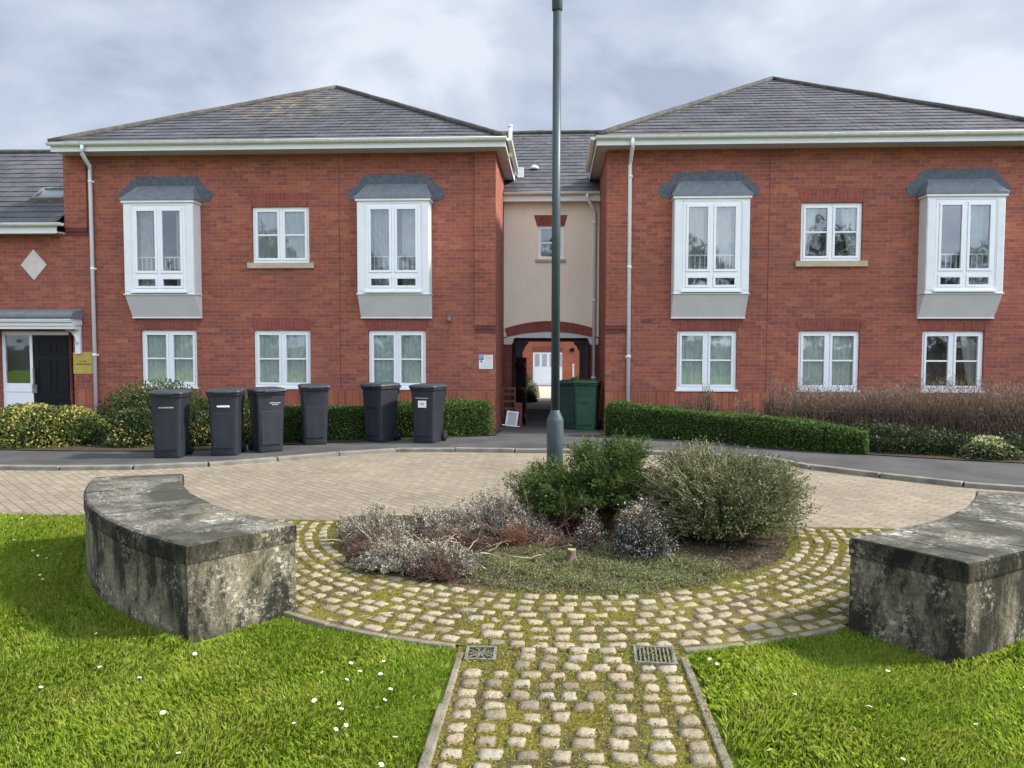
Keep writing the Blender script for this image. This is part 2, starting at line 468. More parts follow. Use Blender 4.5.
def moss_mat():
    m, nd, lk, out = newmat('mossy_joint_bed')
    b = pbsdf(nd, lk, out, .95, .1)
    tc = nd.new('ShaderNodeTexCoord')
    n = noise(nd, lk, tc.outputs['Object'], 2.6, 7, .7)
    n2 = noise(nd, lk, tc.outputs['Object'], 70, 5, .7)
    a = ramp(nd, lk, n2.outputs['Fac'], [(.3, (.090, .085, .018)), (.6, (.22, .20, .038)), (.8, (.30, .25, .085))])
    d = ramp(nd, lk, n2.outputs['Fac'], [(.3, (.075, .058, .035)), (.75, (.17, .135, .085))])
    f = ramp(nd, lk, n.outputs['Fac'], [(.43, 0.0), (.60, .95)])
    c = mixc(nd, lk, f.outputs[0], a.outputs[0], d.outputs[0])
    lk.new(c, b.inputs['Base Color'])
    bump(nd, lk, b, n2.outputs['Fac'], .9, .02)
    return m


def sett_mat():
    m, nd, lk, out = newmat('granite_sett')
    b = pbsdf(nd, lk, out, .88, .2)
    at = nd.new('ShaderNodeAttribute'); at.attribute_name = 'tint'
    r = ramp(nd, lk, at.outputs['Fac'], [(.0, (.20, .165, .12)), (.25, (.30, .25, .175)), (.75, (.37, .31, .22)), (.9, (.33, .30, .245)), (1, (.34, .255, .185))])
    tc = nd.new('ShaderNodeTexCoord')
    n = noise(nd, lk, tc.outputs['Object'], 60, 5, .7)
    r2 = ramp(nd, lk, n.outputs['Fac'], [(.28, .62), (.68, 1.22)])
    c = mixc(nd, lk, 1.0, r.outputs[0], r2.outputs[0], 'MULTIPLY')
    n3 = noise(nd, lk, tc.outputs['Object'], 11, 6, .7)
    f = ramp(nd, lk, n3.outputs['Fac'], [(.55, 0.0), (.72, .6)])
    c = mixc(nd, lk, f.outputs[0], c, (.20, .17, .08))
    lk.new(c, b.inputs['Base Color'])
    bump(nd, lk, b, n.outputs['Fac'], .7, .012)
    return m


M['lawn'] = lawn_mat()
M['mossbed'] = moss_mat()
M['sett'] = sett_mat()


def curtain_mat(name, col, transl=.15):
    m, nd, lk, out = newmat(name)
    tc = nd.new('ShaderNodeTexCoord')
    mp = nd.new('ShaderNodeMapping'); mp.inputs['Scale'].default_value = (9, 9, 3)
    lk.new(tc.outputs['Object'], mp.inputs[0])
    n = noise(nd, lk, mp.outputs[0], 2.5, 6, .7)
    r = ramp(nd, lk, n.outputs['Fac'], [(.35, tuple(c * .72 for c in col)), (.65, col)])
    d = nd.new('ShaderNodeBsdfDiffuse'); t = nd.new('ShaderNodeBsdfTranslucent')
    lk.new(r.outputs[0], d.inputs[0]); lk.new(r.outputs[0], t.inputs[0])
    mx = nd.new('ShaderNodeMixShader'); mx.inputs[0].default_value = transl
    lk.new(d.outputs[0], mx.inputs[1]); lk.new(t.outputs[0], mx.inputs[2])
    lk.new(mx.outputs[0], out.inputs['Surface'])
    return m


M['net'] = curtain_mat('net_curtain', (.80, .88, .83))
M['net_grey'] = curtain_mat('grey_net_curtain', (.50, .54, .55))
M['blind'] = curtain_mat('pale_blind', (.80, .87, .83))
M['drape'] = curtain_mat('white_drape', (.75, .77, .75))
M['roofglass'] = plain('rooflight_glass', (.20, .23, .25), .08, .8, .1, 2)
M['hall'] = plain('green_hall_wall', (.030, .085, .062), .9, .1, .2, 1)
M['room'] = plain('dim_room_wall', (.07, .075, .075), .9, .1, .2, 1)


# ------------------------------------------------------------------ mesh helpers
class MB:
    def __init__(s):
        s.v, s.f, s.uv, s.sm = [], [], {}, set()

    def face(s, pts, uv=None, smooth=False):
        i = len(s.v)
        s.v += [tuple(p) for p in pts]
        s.f.append(list(range(i, i + len(pts))))
        if uv:
            s.uv[len(s.f) - 1] = uv
        if smooth:
            s.sm.add(len(s.f) - 1)

    def box(s, x0, x1, y0, y1, z0, z1, M4=None):
        i = len(s.v)
        p = [Vector((x, y, z)) for z in (z0, z1) for y in (y0, y1) for x in (x0, x1)]
        if M4 is not None:
            p = [M4 @ q for q in p]
        s.v += [tuple(q) for q in p]
        for f in ((0, 2, 3, 1), (4, 5, 7, 6), (0, 1, 5, 4), (2, 6, 7, 3), (0, 4, 6, 2), (1, 3, 7, 5)):
            s.f.append([i + k for k in f])

    def prism(s, poly, axis, a, b):
        """poly of 2-D points extruded along axis ('x','y','z') from a to b"""
        def P(u, v, t):
            return {'x': (t, u, v), 'y': (u, t, v), 'z': (u, v, t)}[axis]
        n = len(poly)
        i = len(s.v)
        s.v += [P(u, v, a) for u, v in poly] + [P(u, v, b) for u, v in poly]
        s.f.append([i + k for k in range(n)][::-1])
        s.f.append([i + n + k for k in range(n)])
        for k in range(n):
            s.f.append([i + k, i + (k + 1) % n, i + n + (k + 1) % n, i + n + k])

    def loft(s, rings, close=True, caps=True, smooth=True):
        n = len(rings[0]); i = len(s.v)
        for r in rings:
            s.v += [tuple(p) for p in r]
        for k in range(len(rings) - 1):
            for j in range(n if close else n - 1):
                a, b = i + k * n + j, i + k * n + (j + 1) % n
                s.f.append([a, b, b + n, a + n])
                if smooth:
                    s.sm.add(len(s.f) - 1)
        if caps:
            s.f.append([i + j for j in range(n)][::-1])
            s.f.append([i + (len(rings) - 1) * n + j for j in range(n)])

    def tube(s, pts, r, n=8, caps=True, smooth=True):
        pts = [Vector(p) for p in pts]
        rr = r if isinstance(r, (list, tuple)) else [r] * len(pts)
        rings = []
        for k, p in enumerate(pts):
            d = (pts[min(k + 1, len(pts) - 1)] - pts[max(k - 1, 0)]).normalized()
            ref = Vector((0, 0, 1)) if abs(d.z) < .9 else Vector((1, 0, 0))
            a = d.cross(ref).normalized(); b = d.cross(a).normalized()
            rings.append([p + (a * cos(2 * pi * j / n) + b * sin(2 * pi * j / n)) * rr[k] for j in range(n)])
        s.loft(rings, True, caps, smooth)

    def lathe(s, prof, c=(0, 0, 0), n=24, smooth=True):
        s.loft([[(c[0] + r * cos(2 * pi * j / n), c[1] + r * sin(2 * pi * j / n), c[2] + z) for j in range(n)] for r, z in prof],
               True, True, smooth)

    def build(s, name, mat, parent=None, origin=None):
        """one mesh object; vertices are world coordinates, stored relative to the thing's base"""
        o_ = Vector(origin) if origin is not None else (root_of(parent).location.copy() if parent else Vector((0, 0, 0)))
        me = bpy.data.meshes.new(name)
        me.from_pydata([(x - o_.x, y - o_.y, z - o_.z) for x, y, z in s.v], [], s.f)
        if s.uv:
            ul = me.uv_layers.new(name='UVMap')
            for pi_, uv in s.uv.items():
                p = me.polygons[pi_]
                for li, q in zip(p.loop_indices, uv):
                    ul.data[li].uv = q
        for k in s.sm:
            me.polygons[k].use_smooth = True
        me.materials.append(M[mat] if isinstance(mat, str) else mat)
        me.update()
        ob = bpy.data.objects.new(name, me)
        COL.objects.link(ob)
        if parent:
            ob.parent = parent
        else:
            ob.location = o_
        return ob


def root_of(o):
    while o.parent:
        o = o.parent
    return o


def tag(o, label, cat, group=None):
    o['label'] = label
    o['category'] = cat
    if group:
        o['group'] = group
    return o


def thing(name, label, cat, loc=(0, 0, 0), group=None):
    o = bpy.data.objects.new(name, None)
    o.empty_display_size = .2
    COL.objects.link(o)
    o.location = loc
    return tag(o, label, cat, group)


def struct(o, kind='structure'):
    o['kind'] = kind
    return o


def bevel(o, w=.006, seg=2):
    md = o.modifiers.new('bevel', 'BEVEL')
    md.width = w; md.segments = seg; md.limit_method = 'ANGLE'; md.angle_limit = radians(40)
    return o


def raw_mesh(name, V, F, mat, parent=None, tint=None, origin=(0, 0, 0), smooth=False):
    """numpy mesh: V (n,3) local coords, F (m,k) with constant k"""
    me = bpy.data.meshes.new(name)
    V = np.ascontiguousarray(V, dtype=np.float32); F = np.ascontiguousarray(F, dtype=np.int32)
    me.vertices.add(len(V)); me.vertices.foreach_set('co', V.ravel())
    k = F.shape[1]
    me.loops.add(F.size); me.loops.foreach_set('vertex_index', F.ravel())
    me.polygons.add(len(F))
    me.polygons.foreach_set('loop_start', np.arange(0, F.size, k, dtype=np.int32))
    if smooth:
        me.polygons.foreach_set('use_smooth', np.ones(len(F), dtype=bool))
    if tint is not None:
        a = me.attributes.new('tint', 'FLOAT', 'POINT')
        a.data.foreach_set('value', np.ascontiguousarray(tint, dtype=np.float32))
    me.materials.append(M[mat] if isinstance(mat, str) else mat)
    me.update(calc_edges=True)
    o = bpy.data.objects.new(name, me)
    COL.objects.link(o)
    if parent:
        o.parent = parent
    else:
        o.location = origin
    return o


def unit(v):
    return v / np.maximum(np.linalg.norm(v, axis=1, keepdims=True), 1e-9)


def leaves(name, P, L, W, mat, parent=None, axis=None, wild=1.0, origin=(0, 0, 0), tint=None):
    """one rhombic leaf per point; axis = preferred direction per leaf"""
    n = len(P)
    a = rng.normal(size=(n, 3))
    if axis is not None:
        a = unit(a) * wild + axis
    a = unit(a)
    b = unit(np.cross(a, rng.normal(size=(n, 3))))
    L = np.broadcast_to(L, (n,))[:, None] * rng.uniform(.6, 1.25, (n, 1)); W = np.broadcast_to(W, (n,))[:, None] * rng.uniform(.7, 1.2, (n, 1))
    V = np.stack([P - a * L * .5, P + b * W * .5, P + a * L * .5, P - b * W * .5], 1).reshape(-1, 3)
    F = np.arange(4 * n).reshape(n, 4)
    t = rng.uniform(0, 1, n) if tint is None else tint
    return raw_mesh(name, V, F, mat, parent, np.repeat(t, 4), origin)


def twigs(name, C, R0, mat, parent=None, origin=(0, 0, 0), taper=.35):
    """C: (n, k, 3) polylines -> three-sided tapering twigs in one mesh"""
    n, k, _ = C.shape
    d = np.gradient(C, axis=1)
    d /= np.maximum(np.linalg.norm(d, axis=2, keepdims=True), 1e-9)
    ref = np.tile(np.array([.31, .17, .93]), (n, k, 1))
    a = np.cross(d, ref); a /= np.maximum(np.linalg.norm(a, axis=2, keepdims=True), 1e-6)
    b = np.cross(d, a)
    R = np.broadcast_to(R0, (n,))[:, None] * np.linspace(1, taper, k)[None, :]
    rings = [C + (a * cos(q) + b * sin(q)) * R[..., None] for q in (0, 2.094, 4.189)]
    V = np.stack(rings, 2).reshape(-1, 3)
    idx = np.arange(n * k * 3).reshape(n, k, 3)
    F = []
    for j in range(3):
        F.append(np.stack([idx[:, :-1, j], idx[:, :-1, (j + 1) % 3], idx[:, 1:, (j + 1) % 3], idx[:, 1:, j]], -1).reshape(-1, 4))
    return raw_mesh(name, V, np.concatenate(F), mat, parent, None, origin)


def lump(D, seed, amp=.25):
    """smooth pseudo-noise over directions"""
    r_ = np.random.default_rng(seed)
    out = np.zeros(len(D))
    for f in (2.3, 4.1, 7.7):
        k = r_.normal(size=3); k *= f / np.linalg.norm(k)
        out += np.sin(D @ k + r_.uniform(0, 6.28)) / f * 2
    return 1 + amp * out


def shrub(name, label, cat, c, rad, nb, nl, L, W, leaf, twig='twig', group=None, base=.25, start=.45, bow=.25, wild=.7,
          seed=1, tw=.004, amp=.22, low=-.05, spread=.02, zlift=0, droop=0, inner=.45, flat=1.0):
    """stems fan out from the root; leaves sit on the outer part of each stem"""
    t = thing(name, label, cat, c, group)
    r_ = np.random.default_rng(seed)
    rad = np.array(rad, float)
    D = r_.normal(size=(nb, 3)); D[:, 2] = np.abs(D[:, 2]) + low
    D = unit(D)
    q = r_.uniform(inner ** 2, 1, nb) ** .5 * lump(D, seed, amp)
    D[:, 2] = np.maximum(D[:, 2], 0) ** flat
    T = D * rad * q[:, None]
    T[:, 2] = np.maximum(T[:, 2] + zlift, .015)
    B = np.zeros((nb, 3)); B[:, :2] = T[:, :2] * base + r_.normal(size=(nb, 2)) * .02
    K = 6
    s = np.linspace(0, 1, K)[None, :, None]
    mid = np.zeros((nb, 1, 3)); mid[:, 0, 2] = bow * np.linalg.norm(T, axis=1)
    C = B[:, None] * (1 - s) + T[:, None] * s + mid * (s * (1 - s) * 2)
    C += r_.normal(size=C.shape) * .012 * (s > 0)
    twigs('stems', C, tw, twig, t)
    # leaves
    u = r_.uniform(start, 1.02, (nb, nl))
    k = np.clip((u * (K - 1)).astype(int), 0, K - 2); fr = (u * (K - 1) - k)[..., None]
    ii = np.arange(nb)[:, None]
    P = C[ii, k] * (1 - fr) + C[ii, k + 1] * fr
    A = unit((C[ii, k + 1] - C[ii, k]).reshape(-1, 3))
    P = P.reshape(-1, 3) + r_.normal(size=(nb * nl, 3)) * spread
    if droop:
        A[:, 2] -= droop
    P[:, 2] = np.maximum(P[:, 2], .01)
    tint = np.clip(r_.uniform(0, 1, (nb, 1)) * .5 + r_.uniform(0, 1, (nb, nl)) * .5, 0, 1).ravel()
    tint = np.clip((tint - .5) * 1.35 + .5, 0, 1)
    leaves('foliage', P, L, W, leaf, t, A, wild, tint=tint)
    return t


# ------------------------------------------------------------------ ground
def zg(y):
    """the paving falls gently towards the buildings and on down into the courtyard"""
    if y < 13.2: return 0.0
    if y < 17.6: return -.24 * (y - 13.2) / 4.4
    if y < 22: return -.24
    if y < 44: return -.24 - .74 * (y - 22) / 22
    return -.98


def sheet(name, poly_x0x1, ys, mat, dz, parent=None, nx=2):
    """strip sheet following zg: poly_x0x1(y) -> (x0, x1)"""
    mb = MB()
    for a, b in zip(ys[:-1], ys[1:]):
        l0, r0 = poly_x0x1(a); l1, r1 = poly_x0x1(b)
        mb.face([(l0, a, zg(a) + dz), (r0, a, zg(a) + dz), (r1, b, zg(b) + dz), (l1, b, zg(b) + dz)])
    return mb.build(name, mat, parent)


struct(sheet('ground', lambda y: (-300, 300), [-300, -40, -5, 7, 13.2, 17.6, 22, 30, 44, 60, 300], 'soil', -.06))
# lawn (two sheets, either side of the path and of the cobbled round)
RC = (0.14, 7.70)
PX0, PX1, ROAD = -0.42, 0.80, 7.14
mb = MB()
mb.face([(-40, -12, -.012), (40, -12, -.012), (40, ROAD, -.012), (-40, ROAD, -.012)])
struct(mb.build('lawn', 'lawn'))
# block-paved road
struct(sheet('road', lambda y: (-40, 40), [ROAD, 9, 11, 13.2], 'pavers', -.004))

# cobble bed: path and round
mb = MB()
ring = []
RR = 3.00
RB = (0.14, 7.15)
for k in range(49):
    a = -pi / 2 + (k / 48 * 2 - 1) * (pi / 2)
    x, y = RB[0] + RR * cos(a), RB[1] + RR * sin(a)
    if y < ROAD + .02:
        ring.append((x, y))
mb.face([(x, y, .002) for x, y in ring])
mb.face([(PX0, -3, -.002), (PX1, -3, -.002), (PX1, 4.6, -.002), (PX0, 4.6, -.002)])
struct(mb.build('cobble_bed', 'mossbed'))


def setts():
    """rough granite setts: every stone its own worn, tilted block"""
    S = []
    # path rows
    y = 1.4
    row = 0
    while y < 4.32:
        # about eight stones fill the width between the edgings, with uneven joints
        xa, xb = PX0 + .060 + rng.uniform(0, .012), PX1 - .058 - rng.uniform(0, .012)
        m = int(rng.choice([7, 8, 8, 8, 9]))
        ws = rng.uniform(.076, .112, m) * (8 / m) ** .6; gs = rng.uniform(.6, 1.6, m - 1)
        gs *= (xb - xa - ws.sum()) / gs.sum()
        x = xa
        for k in range(m):
            w = ws[k]
            r = sqrt((x + w / 2 - RB[0]) ** 2 + (y - RB[1]) ** 2)
            g = (-.40 < x + w / 2 < -.16 and 3.93 < y < 4.23) or (.47 < x + w / 2 < .80 and 3.95 < y < 4.29)
            if r > 2.985 and not g and rng.uniform() > .012:
                S.append((x + w / 2 + rng.normal() * .003, y + rng.normal() * .005, w, rng.uniform(.068, .082), rng.normal() * .045))
            x += w + (gs[k] if k < m - 1 else 0)
        y += rng.uniform(.104, .117)
    # ring courses
    R = 2.115
    while R < 2.97:
        a = -.05 + rng.uniform(0, .04)
        while a < pi + .05:
            w = rng.uniform(.080, .128)
            da = (w + rng.uniform(.022, .042)) / R
            am = pi + a + w / 2 / R
            x, y = RB[0] + R * cos(am), RB[1] + R * sin(am)
            if y < ROAD - .06 and rng.uniform() > .02:
                S.append((x + rng.normal() * .004, y + rng.normal() * .005, w, rng.uniform(.068, .084), am + pi / 2 + rng.normal() * .05))
            a += da
        R += rng.uniform(.114, .121)
    n = len(S); S = np.array(S)
    g = 6
    t = np.array([-1, -.94, -.35, .35, .94, 1])
    U, Vv = np.meshgrid(t, t, indexing='ij')
    edge = np.maximum(np.abs(U), np.abs(Vv))
    prof = np.where(edge > .99, -.035, np.where(edge > .55, .0005, .001)).ravel()
    sc = np.ones(g * g)   # rim rows pulled out: short steep flank
    u = U.ravel() * sc; v = Vv.ravel() * sc
    p = 7.0 + rng.uniform(0, 9, (n, 1))
    # rounded corners (superellipse)
    nrm = (np.abs(u)[None] ** p + np.abs(v)[None] ** p) ** (1 / p)
    mx = np.maximum(np.abs(u), np.abs(v))[None]
    f = np.where(nrm > 1e-6, mx / np.maximum(nrm, 1e-6), 1)
    x = u[None] * f * S[:, 2:3] / 2 + rng.normal(size=(n, g * g)) * .0030
    y = v[None] * f * S[:, 3:4] / 2 + rng.normal(size=(n, g * g)) * .0030
    x, y = x * (1 + y * rng.normal(size=(n, 1)) * 2.2), y * (1 + x * rng.normal(size=(n, 1)) * 1.8)
    z = .006 + prof[None] + rng.normal(size=(n, 1)) * .003 + rng.normal(size=(n, g * g)) * .0019
    z += x * rng.normal(size=(n, 1)) * .05 + y * rng.normal(size=(n, 1)) * .05
    c, s = np.cos(S[:, 4:5]), np.sin(S[:, 4:5])
    X = S[:, 0:1] + x * c - y * s; Y = S[:, 1:2] + x * s + y * c
    V = np.stack([X, Y, z], -1).reshape(-1, 3)
    idx = np.arange(g * g).reshape(g, g)
    q = np.stack([idx[:-1, :-1], idx[1:, :-1], idx[1:, 1:], idx[:-1, 1:]], -1).reshape(-1, 4)
    F = (q[None] + (np.arange(n) * g * g)[:, None, None]).reshape(-1, 4)
    o = raw_mesh('cobblestone_paving', V, F, 'sett', None, np.repeat(rng.uniform(0, 1, n), g * g), smooth=False)
    struct(o)
    return S


SETTS = setts()

# low concrete edging along the path and the round
mb = MB()
for sx in (PX0 - .004, PX1 - .041):
    y = -2.0
    while y < 4.1:
        l = min(.91, 4.10 - y)
        mb.box(sx + rng.normal() * .004, sx + .045, y, y + l - .008, -.05, .014 + rng.normal() * .004)
        y += .915
for a0, a1 in ((radians(-90 - 34.5), radians(-90 - 10.9)), (radians(-90 + 12.6), radians(-90 + 33.5))):
    n = 3
    for k in range(n):
        b0 = a0 + (a1 - a0) * k / n; b1 = a0 + (a1 - a0) * (k + 1) / n - .003
        q = [(RB[0] + r * cos(b), RB[1] + r * sin(b)) for b, r in ((b0, 3.0), ((b0 + b1) / 2, 3.0), (b1, 3.0), (b1, 3.045), ((b0 + b1) / 2, 3.045), (b0, 3.045))]
        mb.prism(q, 'z', -.05, .012 + rng.normal() * .003)
o = mb.build('path_edging', 'edging'); struct(bevel(o, .008))

# planting bed soil, gently mounded
mb = MB()
nr, na = 14, 72
rows = []
for i in range(nr + 1):
    r = 2.06 * i / nr
    rw = []
    for j in range(na):
        a = 2 * pi * j / na
        x, y = RB[0] + r * cos(a), RB[1] + r * sin(a)
        y = min(y, 7.22 + .40 * math.exp(-((x - .3) / .5) ** 2))
        h = .010 + .055 * (1 - (i / nr) ** 2) + rng.normal() * .007 * (0 < i < nr)
        rw.append((x, y, h if i < nr else -.01))
    rows.append(rw)
mb.loft(rows, True, False)
struct(mb.build('bed_soil', 'soil'))

# pavement, kerb, beds in front of the buildings
KERB = [(-40.0, 8.6), (-14.0, 9.3), (-9.5, 9.62), (-7.13, 9.79), (-6.33, 9.8), (-5.81, 9.84), (-5.21, 9.96), (-4.63, 10.17), (-4.2, 10.46), (-3.54, 10.97), (-3.06, 11.36), (-2.54, 11.77), (-1.66, 11.89), (-0.73, 11.84), (0.18, 11.85), (1.09, 11.91), (3.1, 11.34), (3.6, 10.36), (3.97, 10.11), (4.41, 9.67), (4.91, 9.31), (5.39, 9.09), (9.0, 8.1), (14.0, 7.9), (40.0, 7.6)]
BACKL = [(-40, 11.3), (-9.1, 11.2), (-7.0, 11.15), (-5.86, 11.2), (-5.27, 11.3), (-4.07, 12.1), (-2.77, 12.72), (-1.85, 13.19), (-.98, 13.8)]
BACKR = [(.96, 14.0), (2.19, 13.21), (3.52, 12.07), (4.78, 11.52), (5.69, 11.11), (6.42, 10.89), (9, 10.4), (14, 10.2), (40, 10)]


def interp(P, x):
    for (x0, y0), (x1, y1) in zip(P[:-1], P[1:]):
        if x0 <= x <= x1:
            return y0 + (y1 - y0) * (x - x0) / (x1 - x0)
    return P[0][1] if x < P[0][0] else P[-1][1]


def pz(y):
    return zg(y) + .045


mb = MB()
xs = sorted(set([p[0] for p in KERB + BACKL + BACKR] + list(np.arange(-9, 9, .4))))
for a, b in zip(xs[:-1], xs[1:]):
    def back(x): return interp(BACKL, x) if x <= -.98 else (interp(BACKR, x) if x >= .96 else 13.9)
    k0, k1, b0, b1 = interp(KERB, a), interp(KERB, b), back(a), back(b)
    for t0, t1 in ((0, .33), (.33, .66), (.66, 1)):
        y00, y01, y10, y11 = k0 + (b0 - k0) * t0, k0 + (b0 - k0) * t1, k1 + (b1 - k1) * t0, k1 + (b1 - k1) * t1
        mb.face([(a, y00, pz(y00)), (b, y10, pz(y10)), (b, y11, pz(y11)), (a, y01, pz(y01))])
for a, b in ((13.9, 15.6), (15.6, 17.6), (17.6, 22)):
    wa = .97 if a < 15.5 else 1.08
    mb.face([(-wa, a, pz(a)), (wa, a, pz(a)), (wa, b, pz(b)), (-wa, b, pz(b))])
struct(mb.build('pavement', 'asphalt'))
for P, nm in ((BACKL, 'planting_bed'), (BACKR, 'planting_bed')):
    mb = MB()
    for (x0, y0), (x1, y1) in zip(P[:-1], P[1:]):
        for t0, t1 in ((0, .5), (.5, 1)):
            q = [(x0, y0 + (15.6 - y0) * t0), (x1, y1 + (15.6 - y1) * t0), (x1, y1 + (15.6 - y1) * t1), (x0, y0 + (15.6 - y0) * t1)]
            mb.face([(x, y, pz(y) + .012) for x, y in q])
    struct(mb.build(nm, 'soil'))

mb = MB()
# kerb stones along the line
pts = [Vector((x, y, 0)) for x, y in KERB]
cum = [0]
for a, b in zip(pts[:-1], pts[1:]):
    cum.append(cum[-1] + (b - a).length)


def along(s):
    for k in range(len(pts) - 1):
        if s <= cum[k + 1]:
            return pts[k].lerp(pts[k + 1], (s - cum[k]) / (cum[k + 1] - cum[k]))
    return pts[-1]


s = 20.0
while s < cum[-1] - 22:
    a, b = along(s), along(s + .905)
    d = (b - a).normalized(); nrm = Vector((-d.y, d.x, 0))
    h = .052 + rng.normal() * .003
    q = [a - nrm * .06, b - d * .004 - nrm * .06, b - d * .004 + nrm * .06, a + nrm * .06]
    zz = zg(a.y)
    mb.prism([(p.x, p.y) for p in q], 'z', -.1, h)
    s += .915
struct(bevel(mb.build('kerb', 'kerb'), .012))


# drain grates
def grate(x0, x1, y0, y1, rot, label, bars):
    t = thing('drain_grate', label, 'drain grate', ((x0 + x1) / 2, (y0 + y1) / 2, 0))
    t.rotation_euler.z = rot
    w, h = (x1 - x0) / 2, (y1 - y0) / 2
    mb = MB()
    for b in ((-w, w, -h, -h + .016), (-w, w, h - .016, h), (-w, -w + .016, -h + .016, h - .016), (w - .016, w, -h + .016, h - .016)):
        mb.box(*b, -.03, .012)
    mb.build('frame', 'steel', t, origin=(0, 0, 0))
    mb = MB()
    if bars == 'slots':
        k = -w + .03
        while k < w - .02:
            mb.box(k, k + .008, -h + .017, h - .017, -.02, .009)
            k += .021
    else:
        for k in range(10):
            a = pi * 2 * k / 10
            mb.box(.012, min(w, h) * 1.1, -.004, .004, -.02, .009, Matrix.Rotation(a, 4, 'Z'))
        mb.lathe([(.012, -.02), (.014, .009)], n=10)
    mb.build('bars', 'steel', t, origin=(0, 0, 0))
    mb = MB(); mb.box(-w + .014, w - .014, -h + .014, h - .014, -.028, .004)
    mb.build('sump', 'black', t, origin=(0, 0, 0))


grate(-.37, -.205, 3.995, 4.175, .03, 'small worn drain grate set in the cobbles at the left side of the path', 'star')
grate(.525, .745, 4.0, 4.235, -.06, 'slotted rectangular drain grate set in the cobbles at the right side of the path', 'slots')


# ------------------------------------------------------------------ buildings
def wall_grid(mb, x0, x1, z0, z1, Y, holes, reveal=.12):
    """front wall (normal -Y) with rectangular openings and their reveals"""
    X = sorted(set([x0, x1] + [h[0] for h in holes] + [h[1] for h in holes]))
    Z = sorted(set([z0, z1] + [h[2] for h in holes] + [h[3] for h in holes]))
    for a, b in zip(X[:-1], X[1:]):
        for c, d in zip(Z[:-1], Z[1:]):
            mx, mz = (a + b) / 2, (c + d) / 2
            if any(h[0] < mx < h[1] and h[2] < mz < h[3] for h in holes):
                continue
            mb.face([(a, Y, c), (b, Y, c), (b, Y, d), (a, Y, d)])
    for a, b, c, d in holes:
        y = Y + reveal
        mb.face([(a, Y, c), (a, y, c), (b, y, c), (b, Y, c)][::-1])
        mb.face([(a, Y, d), (b, Y, d), (b, y, d), (a, y, d)][::-1])
        mb.face([(a, Y, c), (a, Y, d), (a, y, d), (a, y, c)][::-1])
        mb.face([(b, Y, c), (b, y, c), (b, y, d), (b, Y, d)][::-1])


def roof_plane(mb, eL, eR, tR, tL, gauge=.25, lift=.014, u0=0, tw=.30):
    """interlocking tiles laid in courses, each tile lifted a little differently"""
    eL, eR, tR, tL = map(Vector, (eL, eR, tR, tL))
    n = (eR - eL).cross(tL - eL + (tR - eR)).normalized()
    if n.z < 0: n = -n
    ud = (eR - eL).normalized()
    H = ((tL + tR) / 2 - (eL + eR) / 2)
    H = (H - ud * H.dot(ud)).length
    k = max(1, int(round(H / gauge)))
    r_ = random.Random(int(abs(eL.x * 131 + eR.y * 17 + tL.z * 7)))
    for i in range(k):
        a, b = i / k, (i + 1) / k
        A0, A1, B0, B1 = eL.lerp(tL, a), eR.lerp(tR, a), eL.lerp(tL, b), eR.lerp(tR, b)
        ul0, ur0, ul1, ur1 = [(p - eL).dot(ud) for p in (A0, A1, B0, B1)]
        baseA, baseB = A0 - ud * ul0, B0 - ud * ul1
        u = min(ul0, ul1) // tw * tw - (tw / 2 if i % 2 else 0)
        while u < max(ur0, ur1):
            ua, ub = u, u + tw - .004
            c = lambda q, lo, hi: max(lo, min(hi, q))
            q0, q1, q2, q3 = c(ua, ul0, ur0), c(ub, ul0, ur0), c(ub, ul1, ur1), c(ua, ul1, ur1)
            if q1 - q0 > 1e-4 or q2 - q3 > 1e-4:
                l0, l1 = lift * r_.uniform(.7, 1.5), lift * r_.uniform(.7, 1.5)
                d = r_.uniform(-.006, .006)
                s_ = (baseB - baseA).normalized()
                p0, p1 = baseA + ud * q0 + n * l0 + s_ * d, baseA + ud * q1 + n * l1 + s_ * d
                p2, p3 = baseB + ud * q2 + n * .001, baseB + ud * q3 + n * .001
                uv = [(q0 + u0, i * .25 + .004), (q1 + u0, i * .25 + .004), (q2 + u0, i * .25 + .246), (q3 + u0, i * .25 + .246)]
                mb.face([p0, p1, p2, p3], uv)
                mb.face([p0 - n * (l0 + .004), p1 - n * (l1 + .004), p1, p0], [uv[0], uv[1], uv[1], uv[0]])
            u += tw
        # underlay
        mb.face([A0 - n * .006, A1 - n * .006, B1 - n * .006, B0 - n * .006], [(0, 0)] * 4)


def ridge_line(mb, a, b, r=.062):
    a, b = Vector(a), Vector(b)
    n = max(1, int((b - a).length / .42))
    pts = [a.lerp(b, i / n) + Vector((0, 0, rng.normal() * .004)) for i in range(n + 1)]
    mb.tube(pts, [r * rng.uniform(.94, 1.06) for _ in pts], 8)


def half_gutter(mb, a, b, r=.058, n=8):
    a, b = Vector(a), Vector(b)
    d = (b - a).normalized(); s_ = d.cross(Vector((0, 0, 1))).normalized()
    for r0 in (r, r * .88):
        prof = [s_ * (r0 * cos(pi + pi * j / n)) + Vector((0, 0, r0 * sin(pi + pi * j / n))) for j in range(n + 1)]
        mb.loft([[a + p for p in prof], [b + p for p in prof]], False, False)
    # rims and end stops
    for sg in (-1, 1):
        mb.tube([a + s_ * sg * r * .95, b + s_ * sg * r * .95], .007, 6)
    for e in (a, b):
        mb.face([e + s_ * (r * cos(pi + pi * j / n)) + Vector((0, 0, r * sin(pi + pi * j / n))) for j in range(n + 1)])
    L = (b - a).length
    k = .6
    while k < L:
        p = a + d * k
        prof = [s_ * (r * 1.08 * cos(pi + pi * j / n)) + Vector((0, 0, r * 1.08 * sin(pi + pi * j / n))) for j in range(n + 1)]
        mb.loft([[p + q - d * .035 for q in prof], [p + q + d * .035 for q in prof]], False, False)
        k += 1.9


